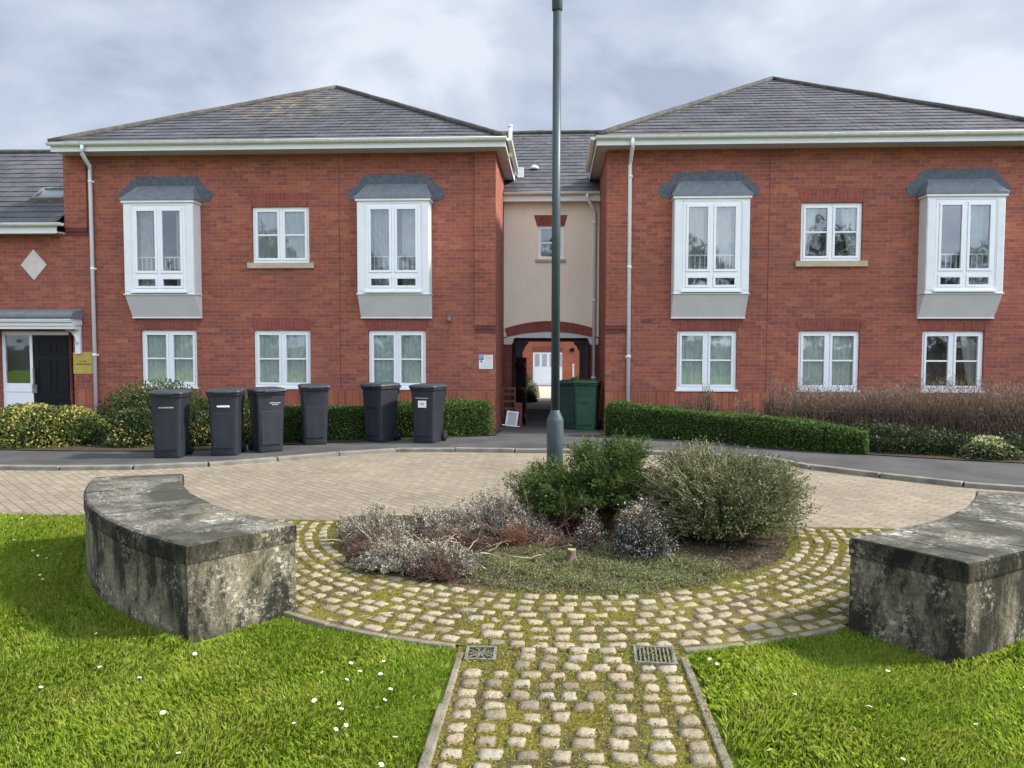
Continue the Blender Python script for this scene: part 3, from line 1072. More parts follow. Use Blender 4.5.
def curtain(mb, x0, x1, z0, z1, y, amp=.018, wl=.11, ph=0):
    n = max(4, int((x1 - x0) / .018))
    p = [(x0 + (x1 - x0) * k / n) for k in range(n + 1)]
    yy = [y + amp * sin(2 * pi * x / wl + ph + 1.3 * sin(x * 9)) for x in p]
    for k in range(n):
        mb.face([(p[k], yy[k], z0), (p[k + 1], yy[k + 1], z0), (p[k + 1], yy[k + 1], z1), (p[k], yy[k], z1)], smooth=True)


def window(b, xc, hw, z0, z1, Y, curt, sill, drape=0, wsash=True):
    """two-light casement with a glazing bar across each light"""
    x0, x1 = xc - hw, xc + hw
    yo = Y + .045
    mb = MB()
    F = .050
    def ring_(a, bb, c, d, t, y0, y1):
        mb.box(a, bb, y0, y1, d - t, d); mb.box(a, bb, y0, y1, c, c + t)
        mb.box(a, a + t, y0, y1, c + t, d - t); mb.box(bb - t, bb, y0, y1, c + t, d - t)
    ring_(x0 + .002, x1 - .002, z0 + .002, z1 - .002, F, yo, yo + .07)
    mb.box(xc - .028, xc + .028, yo, yo + .07, z0 + F, z1 - F)
    panes = []
    for a, bb in ((x0 + F, xc - .028), (xc + .028, x1 - F)):
        ring_(a + .003, bb - .003, z0 + F + .003, z1 - F - .003, .045, yo - .014, yo + .05)
        zm = (z0 + z1) / 2
        mb.box(a + .048, bb - .048, yo + .004, yo + .03, zm - .016, zm + .016)
        panes.append((a + .048, bb - .048, z0 + F + .048, z1 - F - .048))
    f = bevel(mb.build('window', 'white', b), .005)
    mb = MB()
    for a, bb, c, d in panes:
        mb.face([(a, yo + .02, c), (bb, yo + .02, c), (bb, yo + .02, d), (a, yo + .02, d)])
    mb.build('glass', 'glass', f)
    if curt:
        mb = MB()
        curtain(mb, x0 + .05, x1 - .05, z0 + .05, z1 - .05, yo + .062, .014, ph=xc * 3)
        mb.build('curtain', curt, f)
    if drape:
        for sg in ((-1, 1) if drape == 2 else (drape,)):
            mb = MB()
            n = 14
            for k in range(n):
                def dp(t, z):
                    pull = (1 - z) ** 1.3 * .18
                    xa = xc + sg * (hw - .06 - t * (.30 - pull))
                    return (xa, yo + .13 + .02 * sin(t * 26), z0 + .05 + z * (z1 - z0 - .1))
                for j in range(6):
                    t0, t1 = k / n, (k + 1) / n
                    mb.face([dp(t0, j / 6), dp(t1, j / 6), dp(t1, (j + 1) / 6), dp(t0, (j + 1) / 6)], smooth=True)
            mb.build('drape', 'drape', f)
    # dim room behind
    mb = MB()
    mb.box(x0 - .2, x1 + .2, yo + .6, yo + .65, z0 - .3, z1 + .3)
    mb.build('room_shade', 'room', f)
    if sill:
        mb = MB()
        if sill == 'stone':
            mb.box(x0 - .10, x1 + .10, Y - .055, Y + .044, z0 - .115, z0 - .001)
            bevel(mb.build('sill', 'stone', f), .008)
        else:
            mb.box(x0 - .03, x1 + .03, Y - .03, Y + .044, z0 - .035, z0 + .001)
            bevel(mb.build('sill', 'white', f), .006)
    return f


def brick_arch(b, xc, hw, z0, h, Y, curved=True):
    """soldier-course arch, slightly cambered, a hair proud of the wall"""
    mb = MB()
    n = 14
    top, bot = [], []
    for k in range(n + 1):
        t = k / n * 2 - 1
        cam_ = .055 * (1 - t * t) if curved else 0
        bot.append((xc + t * hw, z0 - .003 + cam_ * .55))
        top.append((xc + t * (hw + .10), z0 + h + cam_))
    for k in range(n):
        q = [bot[k], bot[k + 1], top[k + 1], top[k]]
        mb.prism(q, 'y', Y - .006, Y + .02)
    return mb.build('brick_arch', 'brick_dark', b)


def bay(b, xc, Y, curt, half):
    """boxed oriel window with lead roof and sloping apron"""
    yf, hw, z0, z1 = 15.27, .71, 2.62, 4.41
    mb = MB()
    # corner boards and cladding, open front
    ww = .545
    mb.box(xc - hw, xc - ww, yf, yf + .06, z0, z1)
    mb.box(xc + ww, xc + hw, yf, yf + .06, z0, z1)
    mb.box(xc - ww, xc + ww, yf, yf + .06, z1 - .055, z1)
    mb.box(xc - hw, xc - hw + .05, yf + .06, Y - .002, z0, z1)
    mb.box(xc + hw - .05, xc + hw, yf + .06, Y - .002, z0, z1)
    # pilaster strip on the corners, head and foot moulding
    for sg in (-1, 1):
        x = xc + sg * (hw - .075)
        mb.box(x - .065, x + .065, yf - .010, yf - .0005, z0 + .05, z1 - .07)
    mb.box(xc - hw - .03, xc + hw + .03, yf - .035, Y - .003, z1 + .001, z1 + .045)
    mb.box(xc - hw - .02, xc + hw + .02, yf - .025, Y - .003, z0 - .022, z0 - .001)
    w = bevel(mb.build('bay_window', 'cladding', b), .006)
    # window set in the front
    mb = MB()
    def ring_(a, bb, c, d, t, y0, y1):
        mb.box(a, bb, y0, y1, d - t, d); mb.box(a, bb, y0, y1, c, c + t)
        mb.box(a, a + t, y0, y1, c + t, d - t); mb.box(bb - t, bb, y0, y1, c + t, d - t)
    ya = yf + .002
    zt = 2.99
    ring_(xc - ww + .002, xc + ww - .002, z0 + .05, z1 - .057, .055, ya, ya + .055)
    mb.box(xc - .03, xc + .03, ya, ya + .055, z0 + .105, z1 - .112)
    mb.box(xc - ww + .057, xc - .03, ya, ya + .055, zt - .035, zt + .035)
    mb.box(xc + .03, xc + ww - .057, ya, ya + .055, zt - .035, zt + .035)
    panes = []
    for a, bb in ((xc - ww + .057, xc - .03), (xc + .03, xc + ww - .057)):
        for c, d in ((z0 + .105, zt - .035), (zt + .035, z1 - .112)):
            ring_(a + .002, bb - .002, c + .002, d - .002, .047, ya - .014, ya + .04)
            panes.append((a + .048, bb - .048, c + .048, d - .048))
    mb.box(xc - ww - .03, xc + ww + .03, yf - .06, yf - .001, z0 + .012, z0 + .048)
    bevel(mb.build('frame', 'white', w), .005)
    mb = MB()
    for a, bb, c, d in panes:
        mb.face([(a, ya + .015, c), (bb, ya + .015, c), (bb, ya + .015, d), (a, ya + .015, d)])
    mb.build('glass', 'glass', w)
    # guard rail behind the tall lights
    mb = MB()
    yr = ya + .09
    mb.box(xc - ww + .01, xc + ww - .01, yr, yr + .02, 3.335, 3.36)
    k = xc - ww + .05
    while k < xc + ww - .03:
        mb.box(k, k + .014, yr + .002, yr + .018, zt, 3.334)
        k += .095
    mb.build('guard_rail', 'white', w)
    mb = MB()
    if curt == 'blind':
        curtain(mb, xc - ww + .02, xc + ww - .02, z0 + .1, z1 - .1, ya + .15, .01, .10)
    else:
        for a, bb in half:
            curtain(mb, xc + a, xc + bb, z0 + .1, z1 - .1, ya + .15, .022, .12, xc)
    mb.build('curtain', 'net_grey' if curt == 'net' else curt, w)
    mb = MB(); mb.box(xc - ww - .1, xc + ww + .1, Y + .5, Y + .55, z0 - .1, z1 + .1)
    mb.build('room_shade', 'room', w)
    # apron
    mb = MB()
    zb = 2.165
    P = [(xc - hw, yf + .002, z0 - .024), (xc + hw, yf + .002, z0 - .024), (xc + hw, Y - .003, z0 - .024), (xc - hw, Y - .003, z0 - .024),
         (xc - hw, Y - .06, zb), (xc + hw, Y - .06, zb), (xc + hw, Y - .003, zb), (xc - hw, Y - .003, zb)]
    for f in ((0, 3, 2, 1), (4, 5, 6, 7), (0, 1, 5, 4), (1, 2, 6, 5), (2, 3, 7, 6), (3, 0, 4, 7)):
        mb.face([P[i] for i in f])
    mb.build('apron', 'apron', w)
    mb = MB(); mb.box(xc - hw - .004, xc + hw + .004, Y - .072, Y - .0035, zb - .022, zb - .001)
    mb.build('apron_trim', 'white', w)
    # lead roof with stepped flashing
    mb = MB()
    ze, zp = z1 + .047, 4.80
    e = [(xc - hw - .05, yf - .05), (xc + hw + .05, yf - .05)]
    tpx = .56
    n = 6
    prev = None
    for k in range(n + 1):
        t = k / n
        sw = t * t * (3 - 2 * t) * .35 + t * .65
        x = (hw + .05) * (1 - t) + tpx * t
        y = (yf - .05) * (1 - t) + (Y - .02) * t
        z = ze + .04 + (zp - ze - .04) * sw
        cur = [(xc - hw - .05 + (hw + .05 - tpx) * .75 * t, Y - .004, z), (xc - x, y, z), (xc + x, y, z), (xc + hw + .05 - (hw + .05 - tpx) * .75 * t, Y - .004, z)]
        if prev:
            for j in range(3):
                mb.face([prev[j], prev[j + 1], cur[j + 1], cur[j]])
        else:
            low_ = [(p[0], p[1], ze) for p in cur]
            for j in range(3):
                mb.face([low_[j], low_[j + 1], cur[j + 1], cur[j]])
            mb.face(low_[::-1])
        prev = cur
    rf = mb.build('bay_roof', 'lead', w)
    mb = MB()
    r_ = random.Random(int(xc * 100))
    top = [(-.98, 4.60), (-.86, 4.70), (-.80, 4.73), (-.70, 4.82), (-.60, 4.865), (-.3, 4.88), (0, 4.875), (.3, 4.885), (.60, 4.87), (.71, 4.80), (.80, 4.74), (.88, 4.69), (.97, 4.59)]
    top = [(x, z + .11 if abs(x) < .8 else z + .05) for x, z in top]
    fine = []
    for (xa, za), (xb, zb_) in zip(top[:-1], top[1:]):
        m_ = 2 if abs(xa + xb) > 1.1 else 3
        fine += [(xa + (xb - xa) * k / m_, za + (zb_ - za) * k / m_) for k in range(m_)]
    top = [(x + r_.uniform(-.014, .014), z + r_.uniform(-.022, .022)) for x, z in fine + [top[-1]]]
    bot = [(.93, 4.50), (.80, 4.47), (-.80, 4.47), (-.93, 4.51)]
    poly = [(xc + x, z) for x, z in bot[::-1]] + [(xc + x, z) for x, z in top[::-1]]
    mb.prism(poly, 'y', Y - .011, Y - .0025)
    mb.build('flashing', 'lead_dark', rf)
    return w


def downpipe(b, x, Y, ztop, zbot, yg, mat='white', dx=0):
    mb = MB()
    mb.tube([(x - dx, yg, ztop), (x - dx, yg, ztop - .10), (x - dx * .8, yg + .03, ztop - .17), (x - dx * .2, Y - .11, ztop - .33), (x, Y - .055, ztop - .42), (x, Y - .055, zbot)], .039, 10)
    z = ztop - .6
    while z > zbot:
        mb.tube([(x, Y - .055, z), (x, Y - .055, z - .05)], .046, 10)
        mb.box(x - .055, x + .055, Y - .028, Y - .001, z - .045, z - .005)
        z -= 1.75
    return mb.build('downpipe', mat, b)


Y0 = 15.6
CX = (3.068, 5.414, 7.76)


def block(sg, label):
    xi = 1.085 * sg
    xo = -9.86 if sg < 0 else 9.55
    b = thing('brick_building', label, 'building', (xi, Y0, 0))
    x0, x1 = min(xi, xo), max(xi, xo)
    ze = 5.41
    holes = []
    for c in CX:
        holes.append((sg * c - .582, sg * c + .582, .745, 1.905))
    holes.append((sg * CX[1] - .582, sg * CX[1] + .582, 3.255, 4.375))
    for c in (CX[0], CX[2]):
        holes.append((sg * c - .55, sg * c + .55, 2.70, 4.34))
    mb = MB()
    if sg < 0:
        wall_grid(mb, -9.70, x1, -.3, ze, Y0, holes)
        mb.face([(x0, Y0, 3.9), (-9.70, Y0, 3.9), (-9.70, Y0, ze), (x0, Y0, ze)])
    else:
        wall_grid(mb, x0, x1, -.3, ze, Y0, holes)
    yb = 28
    mb.face([(x0, Y0, -.3), (x0, Y0, ze), (x0, yb, ze), (x0, yb, -.3)])
    mb.face([(x1, Y0, -.3), (x1, yb, -.3), (x1, yb, ze), (x1, Y0, ze)])
    mb.face([(x0, yb, -.3), (x0, yb, ze), (x1, yb, ze), (x1, yb, -.3)])
    mb.build('wall', 'brick', b)
    # plinth band of upright bricks, proud by a hair, between windows' feet and ground
    mb = MB()
    mb.box(-9.69 if sg < 0 else x0 + .004, x1 - .004, Y0 - .007, Y0 + .01, .36, .69)
    mb.build('plinth_band', 'brick_plinth', b)
    # corner pier on its corbel
    def pier(xa, xb, z):
        mb = MB(); mb.box(xa, xb, Y0 - .05, Y0 + .01, z + .15, ze - .002)
        p = mb.build('pier', 'brick_pier', b)
        mb = MB()
        mb.box(xa + .003, xb - .003, Y0 - .04, Y0 + .01, z + .077, z + .148)
        mb.box(xa + .003, xb - .003, Y0 - .020, Y0 + .01, z, z + .075)
        mb.build('corbel', 'brick_band', p)
    pier(min(xi - .002 * sg, sg * 1.50), max(xi - .002 * sg, sg * 1.50), 1.86)
    if sg < 0:
        pier(-9.858, -9.39, 3.82)
    # expansion joint
    mb = MB(); xj = sg * 4.22
    mb.box(xj - .006, xj + .006, Y0 - .004, Y0 + .01, .7, ze)
    mb.build('expansion_joint', 'brick_band', b)
    # windows
    gc = {-1: [('net', 0), ('net', 0), ('net', 0)], 1: [('blind', 0), ('blind', 0), (None, 1)]}[sg]
    for c, (cu, dr) in zip(CX, gc):
        window(b, sg * c, .58, .747, 1.903, Y0, cu, 'white', dr)
        brick_arch(b, sg * c, .58, 1.905, .20, Y0)
    window(b, sg * CX[1], .58, 3.257, 4.373, Y0, None if sg > 0 else 'net_grey', 'stone', 2 if sg > 0 else 0)
    brick_arch(b, sg * CX[1], .58, 4.375, .27, Y0, False)
    if sg < 0:
        bay(b, -CX[0], Y0, 'net', [(-.52, -.05), (.15, .52)])
        bay(b, -CX[2], Y0, 'net', [(-.50, -.20), (.30, .5)])
    else:
        bay(b, CX[0], Y0, 'net', [(-.52, -.12), (.02, .40)])
        bay(b, CX[2], Y0, 'net', [(.06, .5)])
    # eaves
    ex_i = sg * .87
    ex_o = -9.84 if sg < 0 else 9.64
    e0, e1 = min(ex_i, ex_o), max(ex_i, ex_o)
    yf = 15.16
    mb = MB()
    mb.box(e0 + .02, e1 - .02, yf + .012, Y0 - .002, ze, ze + .02)
    xa, xb = (xi, ex_i) if sg < 0 else (ex_i, xi)
    mb.box(xa + (.002 if sg < 0 else .02), xb - (.02 if sg < 0 else .002), Y0, 24, ze, ze + .02)
    mb.build('soffit', 'soffit', b)
    mb = MB()
    mb.box(e0, e1, yf - .012, yf + .01, ze - .012, 5.515)
    xf = ex_i
    mb.box(xf - .012, xf + .008, yf + .0105, 24, ze - .012, 5.515)
    mb.build('fascia', 'cladding', b)
    mb = MB()
    half_gutter(mb, (e0 - .03, yf - .072, 5.555), (e1 + .03, yf - .072, 5.555))
    half_gutter(mb, (xf - sg * .07, yf - .02, 5.555), (xf - sg * .07, 18.05, 5.555))
    mb.build('gutter', 'gutter', b)
    # hipped roof
    xm = (e0 + e1) / 2
    run = (e1 - e0) / 2
    yE, zE = yf - .06, 5.55
    zA = 7.97
    yA, yB, yR = yE + run, 25.0, 25.0 + run
    A, B = (xm, yA, zA), (xm, yB, zA)
    mb = MB()
    roof_plane(mb, (e0, yE, zE), (e1, yE, zE), A, A, .255)
    roof_plane(mb, (e1, yE, zE), (e1, yR, zE), B, A, .255)
    roof_plane(mb, (e0, yR, zE), (e0, yE, zE), A, B, .255)
    roof_plane(mb, (e1, yR, zE), (e0, yR, zE), B, B, .255)
    rf = mb.build('roof', 'slate_mossy' if sg < 0 else 'slate', b)
    mb = MB()
    for a, c in (((e0, yE, zE + .01), A), ((e1, yE, zE + .01), A), (A, B), ((e1, yR, zE), B), ((e0, yR, zE), B)):
        a = (a[0], a[1], a[2] + .02); c = (c[0], c[1], c[2] + .02)
        ridge_line(mb, a, c)
    mb.build('ridge_tiles', 'ridge', rf)
    # downpipe
    if sg < 0:
        downpipe(b, -9.29, Y0, 5.52, 0.02, yf - .072, dx=-.13)
        mb = MB()
        mb.box(-2.04, -1.98, Y0 - .05, Y0 - .001, 2.12, 2.20)
        mb.lathe([(.0, 0), (.045, .008), (.055, .05), (.04, .09), (.0, .10)], (-2.01, Y0 - .10, 2.07), 12)
        mb.build('security_light', 'steel', b)
        mb = MB()
        mb.tube([(-.83, 16.05, 5.4), (-.83, 16.05, 6.0)], .04, 10); mb.tube([(-.83, 16.05, 6.0), (-.83, 16.05, 6.04)], .05, 10)
        mb.build('vent_pipe', 'gutter', b)
    else:
        downpipe(b, 1.535, Y0, 5.52, 0.1, yf - .072, dx=0)
        mb = MB(); mb.box(1.78, 2.0, Y0 - .006, Y0 + .01, 2.06, 2.13)
        mb.build('air_brick', 'brick_band', b)
    return b


BL = block(-1, 'left red brick two-storey block with hipped slate roof and net-curtained windows')
BRB = block(1, 'right red brick two-storey block with hipped slate roof running out of the picture')


# rendered link with the archway
def link():
    YL = 18.0
    b = thing('archway_building', 'cream rendered link over the archway between the two brick blocks', 'building', (0, YL, -.2))
    mb = MB()
    x0, x1, zb = -1.083, 1.083, 1.80
    hx0, hx1, hz0, hz1 = -.315, .285, 3.56, 4.31
    wall_grid(mb, x0, x1, zb, 4.96, YL, [(hx0, hx1, hz0, hz1)], .1)
    # side and ceiling of the passage, rear wall
    mb.face([(x0, YL, zb), (x1, YL, zb), (x1, YL + 3.6, zb), (x0, YL + 3.6, zb)])
    mb.face([(x0, YL + 3.6, zb), (x1, YL + 3.6, zb), (x1, YL + 3.6, 4.96), (x0, YL + 3.6, 4.96)])
    mb.build('wall', 'render', b)
    for sg in (-1, 1):
        mb = MB()
        xa, xb = sorted((sg * .985, sg * 1.081))
        mb.box(xa, xb, YL + .21, YL + 3.6, -.3, zb - .002)
        mb.build('passage_wall', 'brick_pier', b)
    # segmental brick arch, proud of the render; pale panel below it
    n = 18
    a0 = []
    for k in range(n + 1):
        t = k / n * 2 - 1
        a0.append((-.035 + t * .97, 1.795 + .125 * (1 - t * t), -.035 + t * 1.02, 1.99 + .17 * (1 - t * t)))
    mb = MB()
    for k in range(n):
        p, q = a0[k], a0[k + 1]
        mb.prism([(p[0], p[1]), (q[0], q[1]), (q[2], q[3]), (p[2], p[3])], 'y', YL - .03, YL + .015)
    mb.build('brick_arch', 'brick_dark', b)
    mb = MB()
    poly = [(p[0], p[1] - .002) for p in a0]
    for k in range(n):
        if min(poly[k][1], poly[k + 1][1]) > 1.79:
            mb.prism([(poly[k][0], 1.775), (poly[k + 1][0], 1.775), poly[k + 1], poly[k]], 'y', YL - .012, YL - .002)
    mb.build('tympanum', 'tymp', b)
    # stone corbels, brick piers, timber frame
    for sg in (-1, 1):
        mb = MB()
        xa, xb = sorted((sg * .83, sg * 1.08))
        mb.prism([(xa, 1.773), (xa + (.06 if sg > 0 else 0), 1.62), (xb - (.06 if sg < 0 else 0), 1.62), (xb, 1.773)], 'y', YL - .05, YL + .2)
        bevel(mb.build('corbel', 'palestone', b), .01)
        mb = MB()
        xa, xb = sorted((sg * .90, sg * 1.08))
        mb.box(xa, xb, YL - .02, YL + .2, -.3, 1.618)
        mb.build('pier', 'brick_band', b)
    mb = MB(); mb.box(-.96, .96, YL + .21, YL + .33, 1.69, 1.79)
    mb.build('beam', 'timber_black', b)
    for sg in (-1, 1):
        mb = MB()
        xa, xb = sorted((sg * .66, sg * .82))
        mb.box(xa, xb, YL + .21, YL + .37, -.3, 1.688)
        mb.build('post', 'timber_black', b)
        mb = MB()
        xe = sg * .655
        pts = [(xe, 1.687), (xe - sg * .13, 1.687), (xe - sg * .125, 1.64), (xe - sg * .06, 1.58), (xe - sg * .03, 1.50), (xe, 1.47)]
        mb.prism(pts, 'y', YL + .23, YL + .31)
        mb.build('bracket', 'timber_black', b)
    # window
    mb = MB(); yo = YL + .035
    def bx(*q): mb.box(q[0], q[1], yo, yo + .06, q[2], q[3])
    bx(hx0, hx1, hz1 - .07, hz1); bx(hx0, hx1, hz0, hz0 + .07); bx(hx0, hx0 + .08, hz0 + .07, hz1 - .07); bx(hx1 - .08, hx1, hz0 + .07, hz1 - .07)
    zm = (hz0 + hz1) / 2; bx(hx0 + .08, hx1 - .08, zm - .02, zm + .02)
    w = bevel(mb.build('window', 'white', b), .005)
    mb = MB()
    for c, d in ((hz0 + .07, zm - .02), (zm + .02, hz1 - .07)):
        mb.face([(hx0 + .08, yo + .03, c), (hx1 - .08, yo + .03, c), (hx1 - .08, yo + .03, d), (hx0 + .08, yo + .03, d)])
    mb.build('glass', 'glass', w)
    mb = MB(); curtain(mb, hx0 + .05, hx1 - .05, hz0, zm, yo + .15); mb.build('curtain', 'net_grey', w)
    mb = MB(); mb.box(hx0 - .05, hx1 + .05, YL - .04, YL - .001, hz0 - .06, hz0 - .002); mb.build('sill', 'stone', w)
    mb = MB(); mb.prism([(-.33, 4.315), (.30, 4.315), (.36, 4.555), (-.40, 4.555)], 'y', YL - .008, YL + .01)
    mb.build('lintel', 'brick_dark', b)
    # eaves
    mb = MB(); mb.box(x0, x1, YL - .22, YL - .2, 4.83, 4.97); mb.box(x0, x1, YL - .1995, YL - .001, 4.85, 4.87)
    mb.build('fascia', 'cladding', b)
    mb = MB(); half_gutter(mb, (x0 + .01, YL - .28, 5.02), (x1 - .01, YL - .28, 5.02)); mb.build('gutter', 'gutter', b)
    downpipe(b, .975, YL, 5.0, -.2, YL - .28, dx=.18)
    # roof
    yE, zE, yR, zR = YL - .30, 5.03, 22.0, 7.42
    mb = MB()
    roof_plane(mb, (-4.4, yE, zE), (4.4, yE, zE), (4.4, yR, zR), (-4.4, yR, zR), .28)
    roof_plane(mb, (4.4, 26.3, zE), (-4.4, 26.3, zE), (-4.4, yR, zR), (4.4, yR, zR), .28)
    # trim: keep the front slope between the blocks low down
    mb2 = MB(); mb2.uv = {}
    for fi, f in enumerate(mb.f):
        p = [Vector(mb.v[i]) for i in f]
        y = sum(q.y for q in p) / len(p); z = sum(q.z for q in p) / len(p)
        lim = max(1.083, .87 + (z - 5.55) / (7.94 - 5.55) * 4.5 + .12)
        q2 = [(max(-lim, min(lim, q.x)), q.y, q.z) for q in p]
        uv = mb.uv.get(fi)
        if uv:
            uv = [(q[0], u[1]) for q, u in zip(q2, uv)]
        mb2.face(q2, uv)
    r = mb2.build('roof', 'slate', b)
    mb = MB(); ridge_line(mb, (-4.3, yR, zR + .03), (4.3, yR, zR + .03)); mb.build('ridge_tiles', 'ridge', r)
    mb = MB()
    zz = zE + (19.1 - yE) / (yR - yE) * (zR - zE)
    mb.lathe([(.10, 0.0), (.10, .05), (.05, .09), (0, .10)], (-.42, 19.1, zz + .02), 14); mb.build('roof_vent', 'gutter', r)
    mb = MB(); zz = zE + (18.6 - yE) / (yR - yE) * (zR - zE)
    mb.box(-.80, -.66, 18.5, 18.64, zz - .02, zz + .22); mb.build('flue_box', 'gutter', r)


link()


# low wing on the left with the dark front door
def wing():
    b = thing('brick_wing', 'low brick wing at the left edge with a dark front door under a canopy', 'building', (-1.085 - 44 * .225, Y0, 0))
    xe, xw = -9.862, -17.0
    zt = 3.93
    d0, d1, dz0, dz1 = -11.36, -9.77, -.04, 1.88
    mb = MB()
    wall_grid(mb, xw, -9.702, -.3, 3.898, Y0, [(d0, d1, dz0, dz1)], .16)
    mb.face([(xw, Y0, -.3), (xw, Y0, zt), (xw, 21.2, zt), (xw, 21.2, -.3)])
    mb.build('wall', 'brick', b)
    mb = MB()
    yE, zE, yR, zR = 15.27, 4.03, 18.4, 6.18
    roof_plane(mb, (xw, yE, zE), (xe - .002, yE, zE), (xe - .002, yR, zR), (xw, yR, zR), .26)
    roof_plane(mb, (xe - .002, 21.6, zE), (xw, 21.6, zE), (xw, yR, zR), (xe - .002, yR, zR), .26)
    r = mb.build('roof', 'slate', b)
    mb = MB(); ridge_line(mb, (xw, yR, zR + .02), (xe, yR, zR + .02)); mb.build('ridge_tiles', 'ridge', r)
    mb = MB(); mb.box(xw, xe - .004, 15.30, 15.32, 3.83, 3.99); mb.box(xw, xe - .004, 15.3205, Y0 - .001, 3.85, 3.87); mb.build('fascia', 'cladding', b)
    mb = MB(); half_gutter(mb, (xw, 15.24, 4.02), (xe + .16, 15.24, 4.02)); mb.build('gutter', 'gutter', b)
    # rooflight lying on the slope
    ang = atan2(zR - zE, yR - yE)
    T = Matrix.Translation((-10.52, 16.06, zE + (16.06 - yE) * (zR - zE) / (yR - yE) + .02)) @ Matrix.Rotation(ang, 4, 'X')
    mb = MB()
    for q in ((-.36, -.30, 0, .55), (.30, .36, 0, .55), (-.30, .30, 0, .06), (-.30, .30, .49, .55)):
        mb.box(q[0], q[1], q[2], q[3], -.03, .09, T)
    rl = mb.build('rooflight', 'steel', r)
    mb2 = MB(); mb2.box(-.30, .30, .06, .49, .03, .05, T)
    o = mb2.build('rooflight_pane', 'roofglass', b)
    # diamond tablet
    mb = MB(); mb.prism([(-10.83, 3.23), (-10.555, 2.915), (-10.28, 3.23), (-10.555, 3.545)], 'y', Y0 - .02, Y0 + .01)
    bevel(mb.build('diamond_tablet', 'palestone', b), .006)
    # door set
    yd = Y0 + .09
    mb = MB()
    F = .06
    mb.box(d0 + .003, d1 - .003, yd, yd + .07, dz1 - F - .02, dz1 - .003)
    mb.box(d0 + .003, d0 + .003 + F, yd, yd + .07, dz0, dz1 - F - .02); mb.box(d1 - .003 - .045, d1 - .003, yd, yd + .07, dz0, dz1 - F - .02)
    xm = -10.73
    mb.box(xm - .04, xm + .02, yd, yd + .07, dz0, dz1 - F - .02)
    mb.box(d0 + F + .003, xm - .04, yd + .01, yd + .06, dz0, .70)
    mb.box(d0 + F + .003, xm - .04, yd - .004, yd + .06, .62, .80)
    bevel(mb.build('door_frame', 'white', b), .006)
    mb = MB(); mb.face([(d0 + .06, yd + .03, .8), (xm - .04, yd + .03, .8), (xm - .04, yd + .03, 1.82), (d0 + .06, yd + .03, 1.82)])
    mb.build('sidelight_glass', 'glass', b)
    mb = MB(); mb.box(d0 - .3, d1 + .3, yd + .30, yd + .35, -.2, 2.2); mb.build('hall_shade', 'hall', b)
    mb = MB()
    xa, xb = xm + .02, d1 - .048
    mb.box(xa, xb, yd + .01, yd + .055, dz0 + .02, 1.82)
    w = (xb - xa)
    for cx in (xa + w * .29, xa + w * .71):
        for za, zb in ((.12, .47), (.60, 1.28), (1.40, 1.70)):
            for q in ((cx - .13, cx + .13, zb - .012, zb), (cx - .13, cx + .13, za, za + .012), (cx - .13, cx - .118, za + .012, zb - .012), (cx + .118, cx + .13, za + .012, zb - .012)):
                mb.box(q[0], q[1], yd - .002, yd + .0095, q[2], q[3])
    dr = bevel(mb.build('front_door', 'door_navy', b), .004)
    mb = MB(); mb.box(xa + .03, xa + .05, yd - .05, yd - .002, .72, 1.12); mb.box(xa - .01, xa + .085, yd - .02, yd - .0025, .60, .78)
    mb.build('handle', 'steel', dr)
    mb = MB(); mb.box(d0 - .1, d1 + .1, Y0 - .35, Y0 + .16, -.12, -.041); mb.build('doorstep', 'kerb', b)
    # canopy
    mb = MB()
    xL, xR = -12.3, -9.53
    mb.prism([(15.22, 2.13), (15.19, 2.15), (15.19, 2.20), (15.26, 2.27), (Y0 - .002, 2.33), (Y0 - .002, 2.13)], 'x', xL, xR)
    cn = mb.build('canopy', 'lead', b)
    mb = MB()
    mb.prism([(15.24, 2.128), (15.21, 2.10), (15.225, 2.06), (15.27, 2.04), (15.27, 1.985), (15.30, 1.975), (15.30, 1.92), (15.36, 1.92), (15.36, 2.0), (Y0 - .002, 2.0), (Y0 - .002, 2.128)], 'x', xL, xR - .04)
    mb.build('cornice', 'cladding', cn)
    mb = MB()
    xk = -9.70
    mb.box(xk, xk + .11, Y0 - .06, Y0 - .002, 1.42, 1.998)
    mb.box(xk, xk + .11, 15.37, Y0 - .061, 1.91, 1.998)
    pts = []
    for k in range(9):
        a = pi / 2 * k / 8
        pts.append((xk + .055 - .24 * (1 - cos(a)), Y0 - .05, 1.62 + .30 * sin(a)))
    mb.tube(pts, .035, 8)
    mb.build('bracket', 'cladding', cn)


wing()


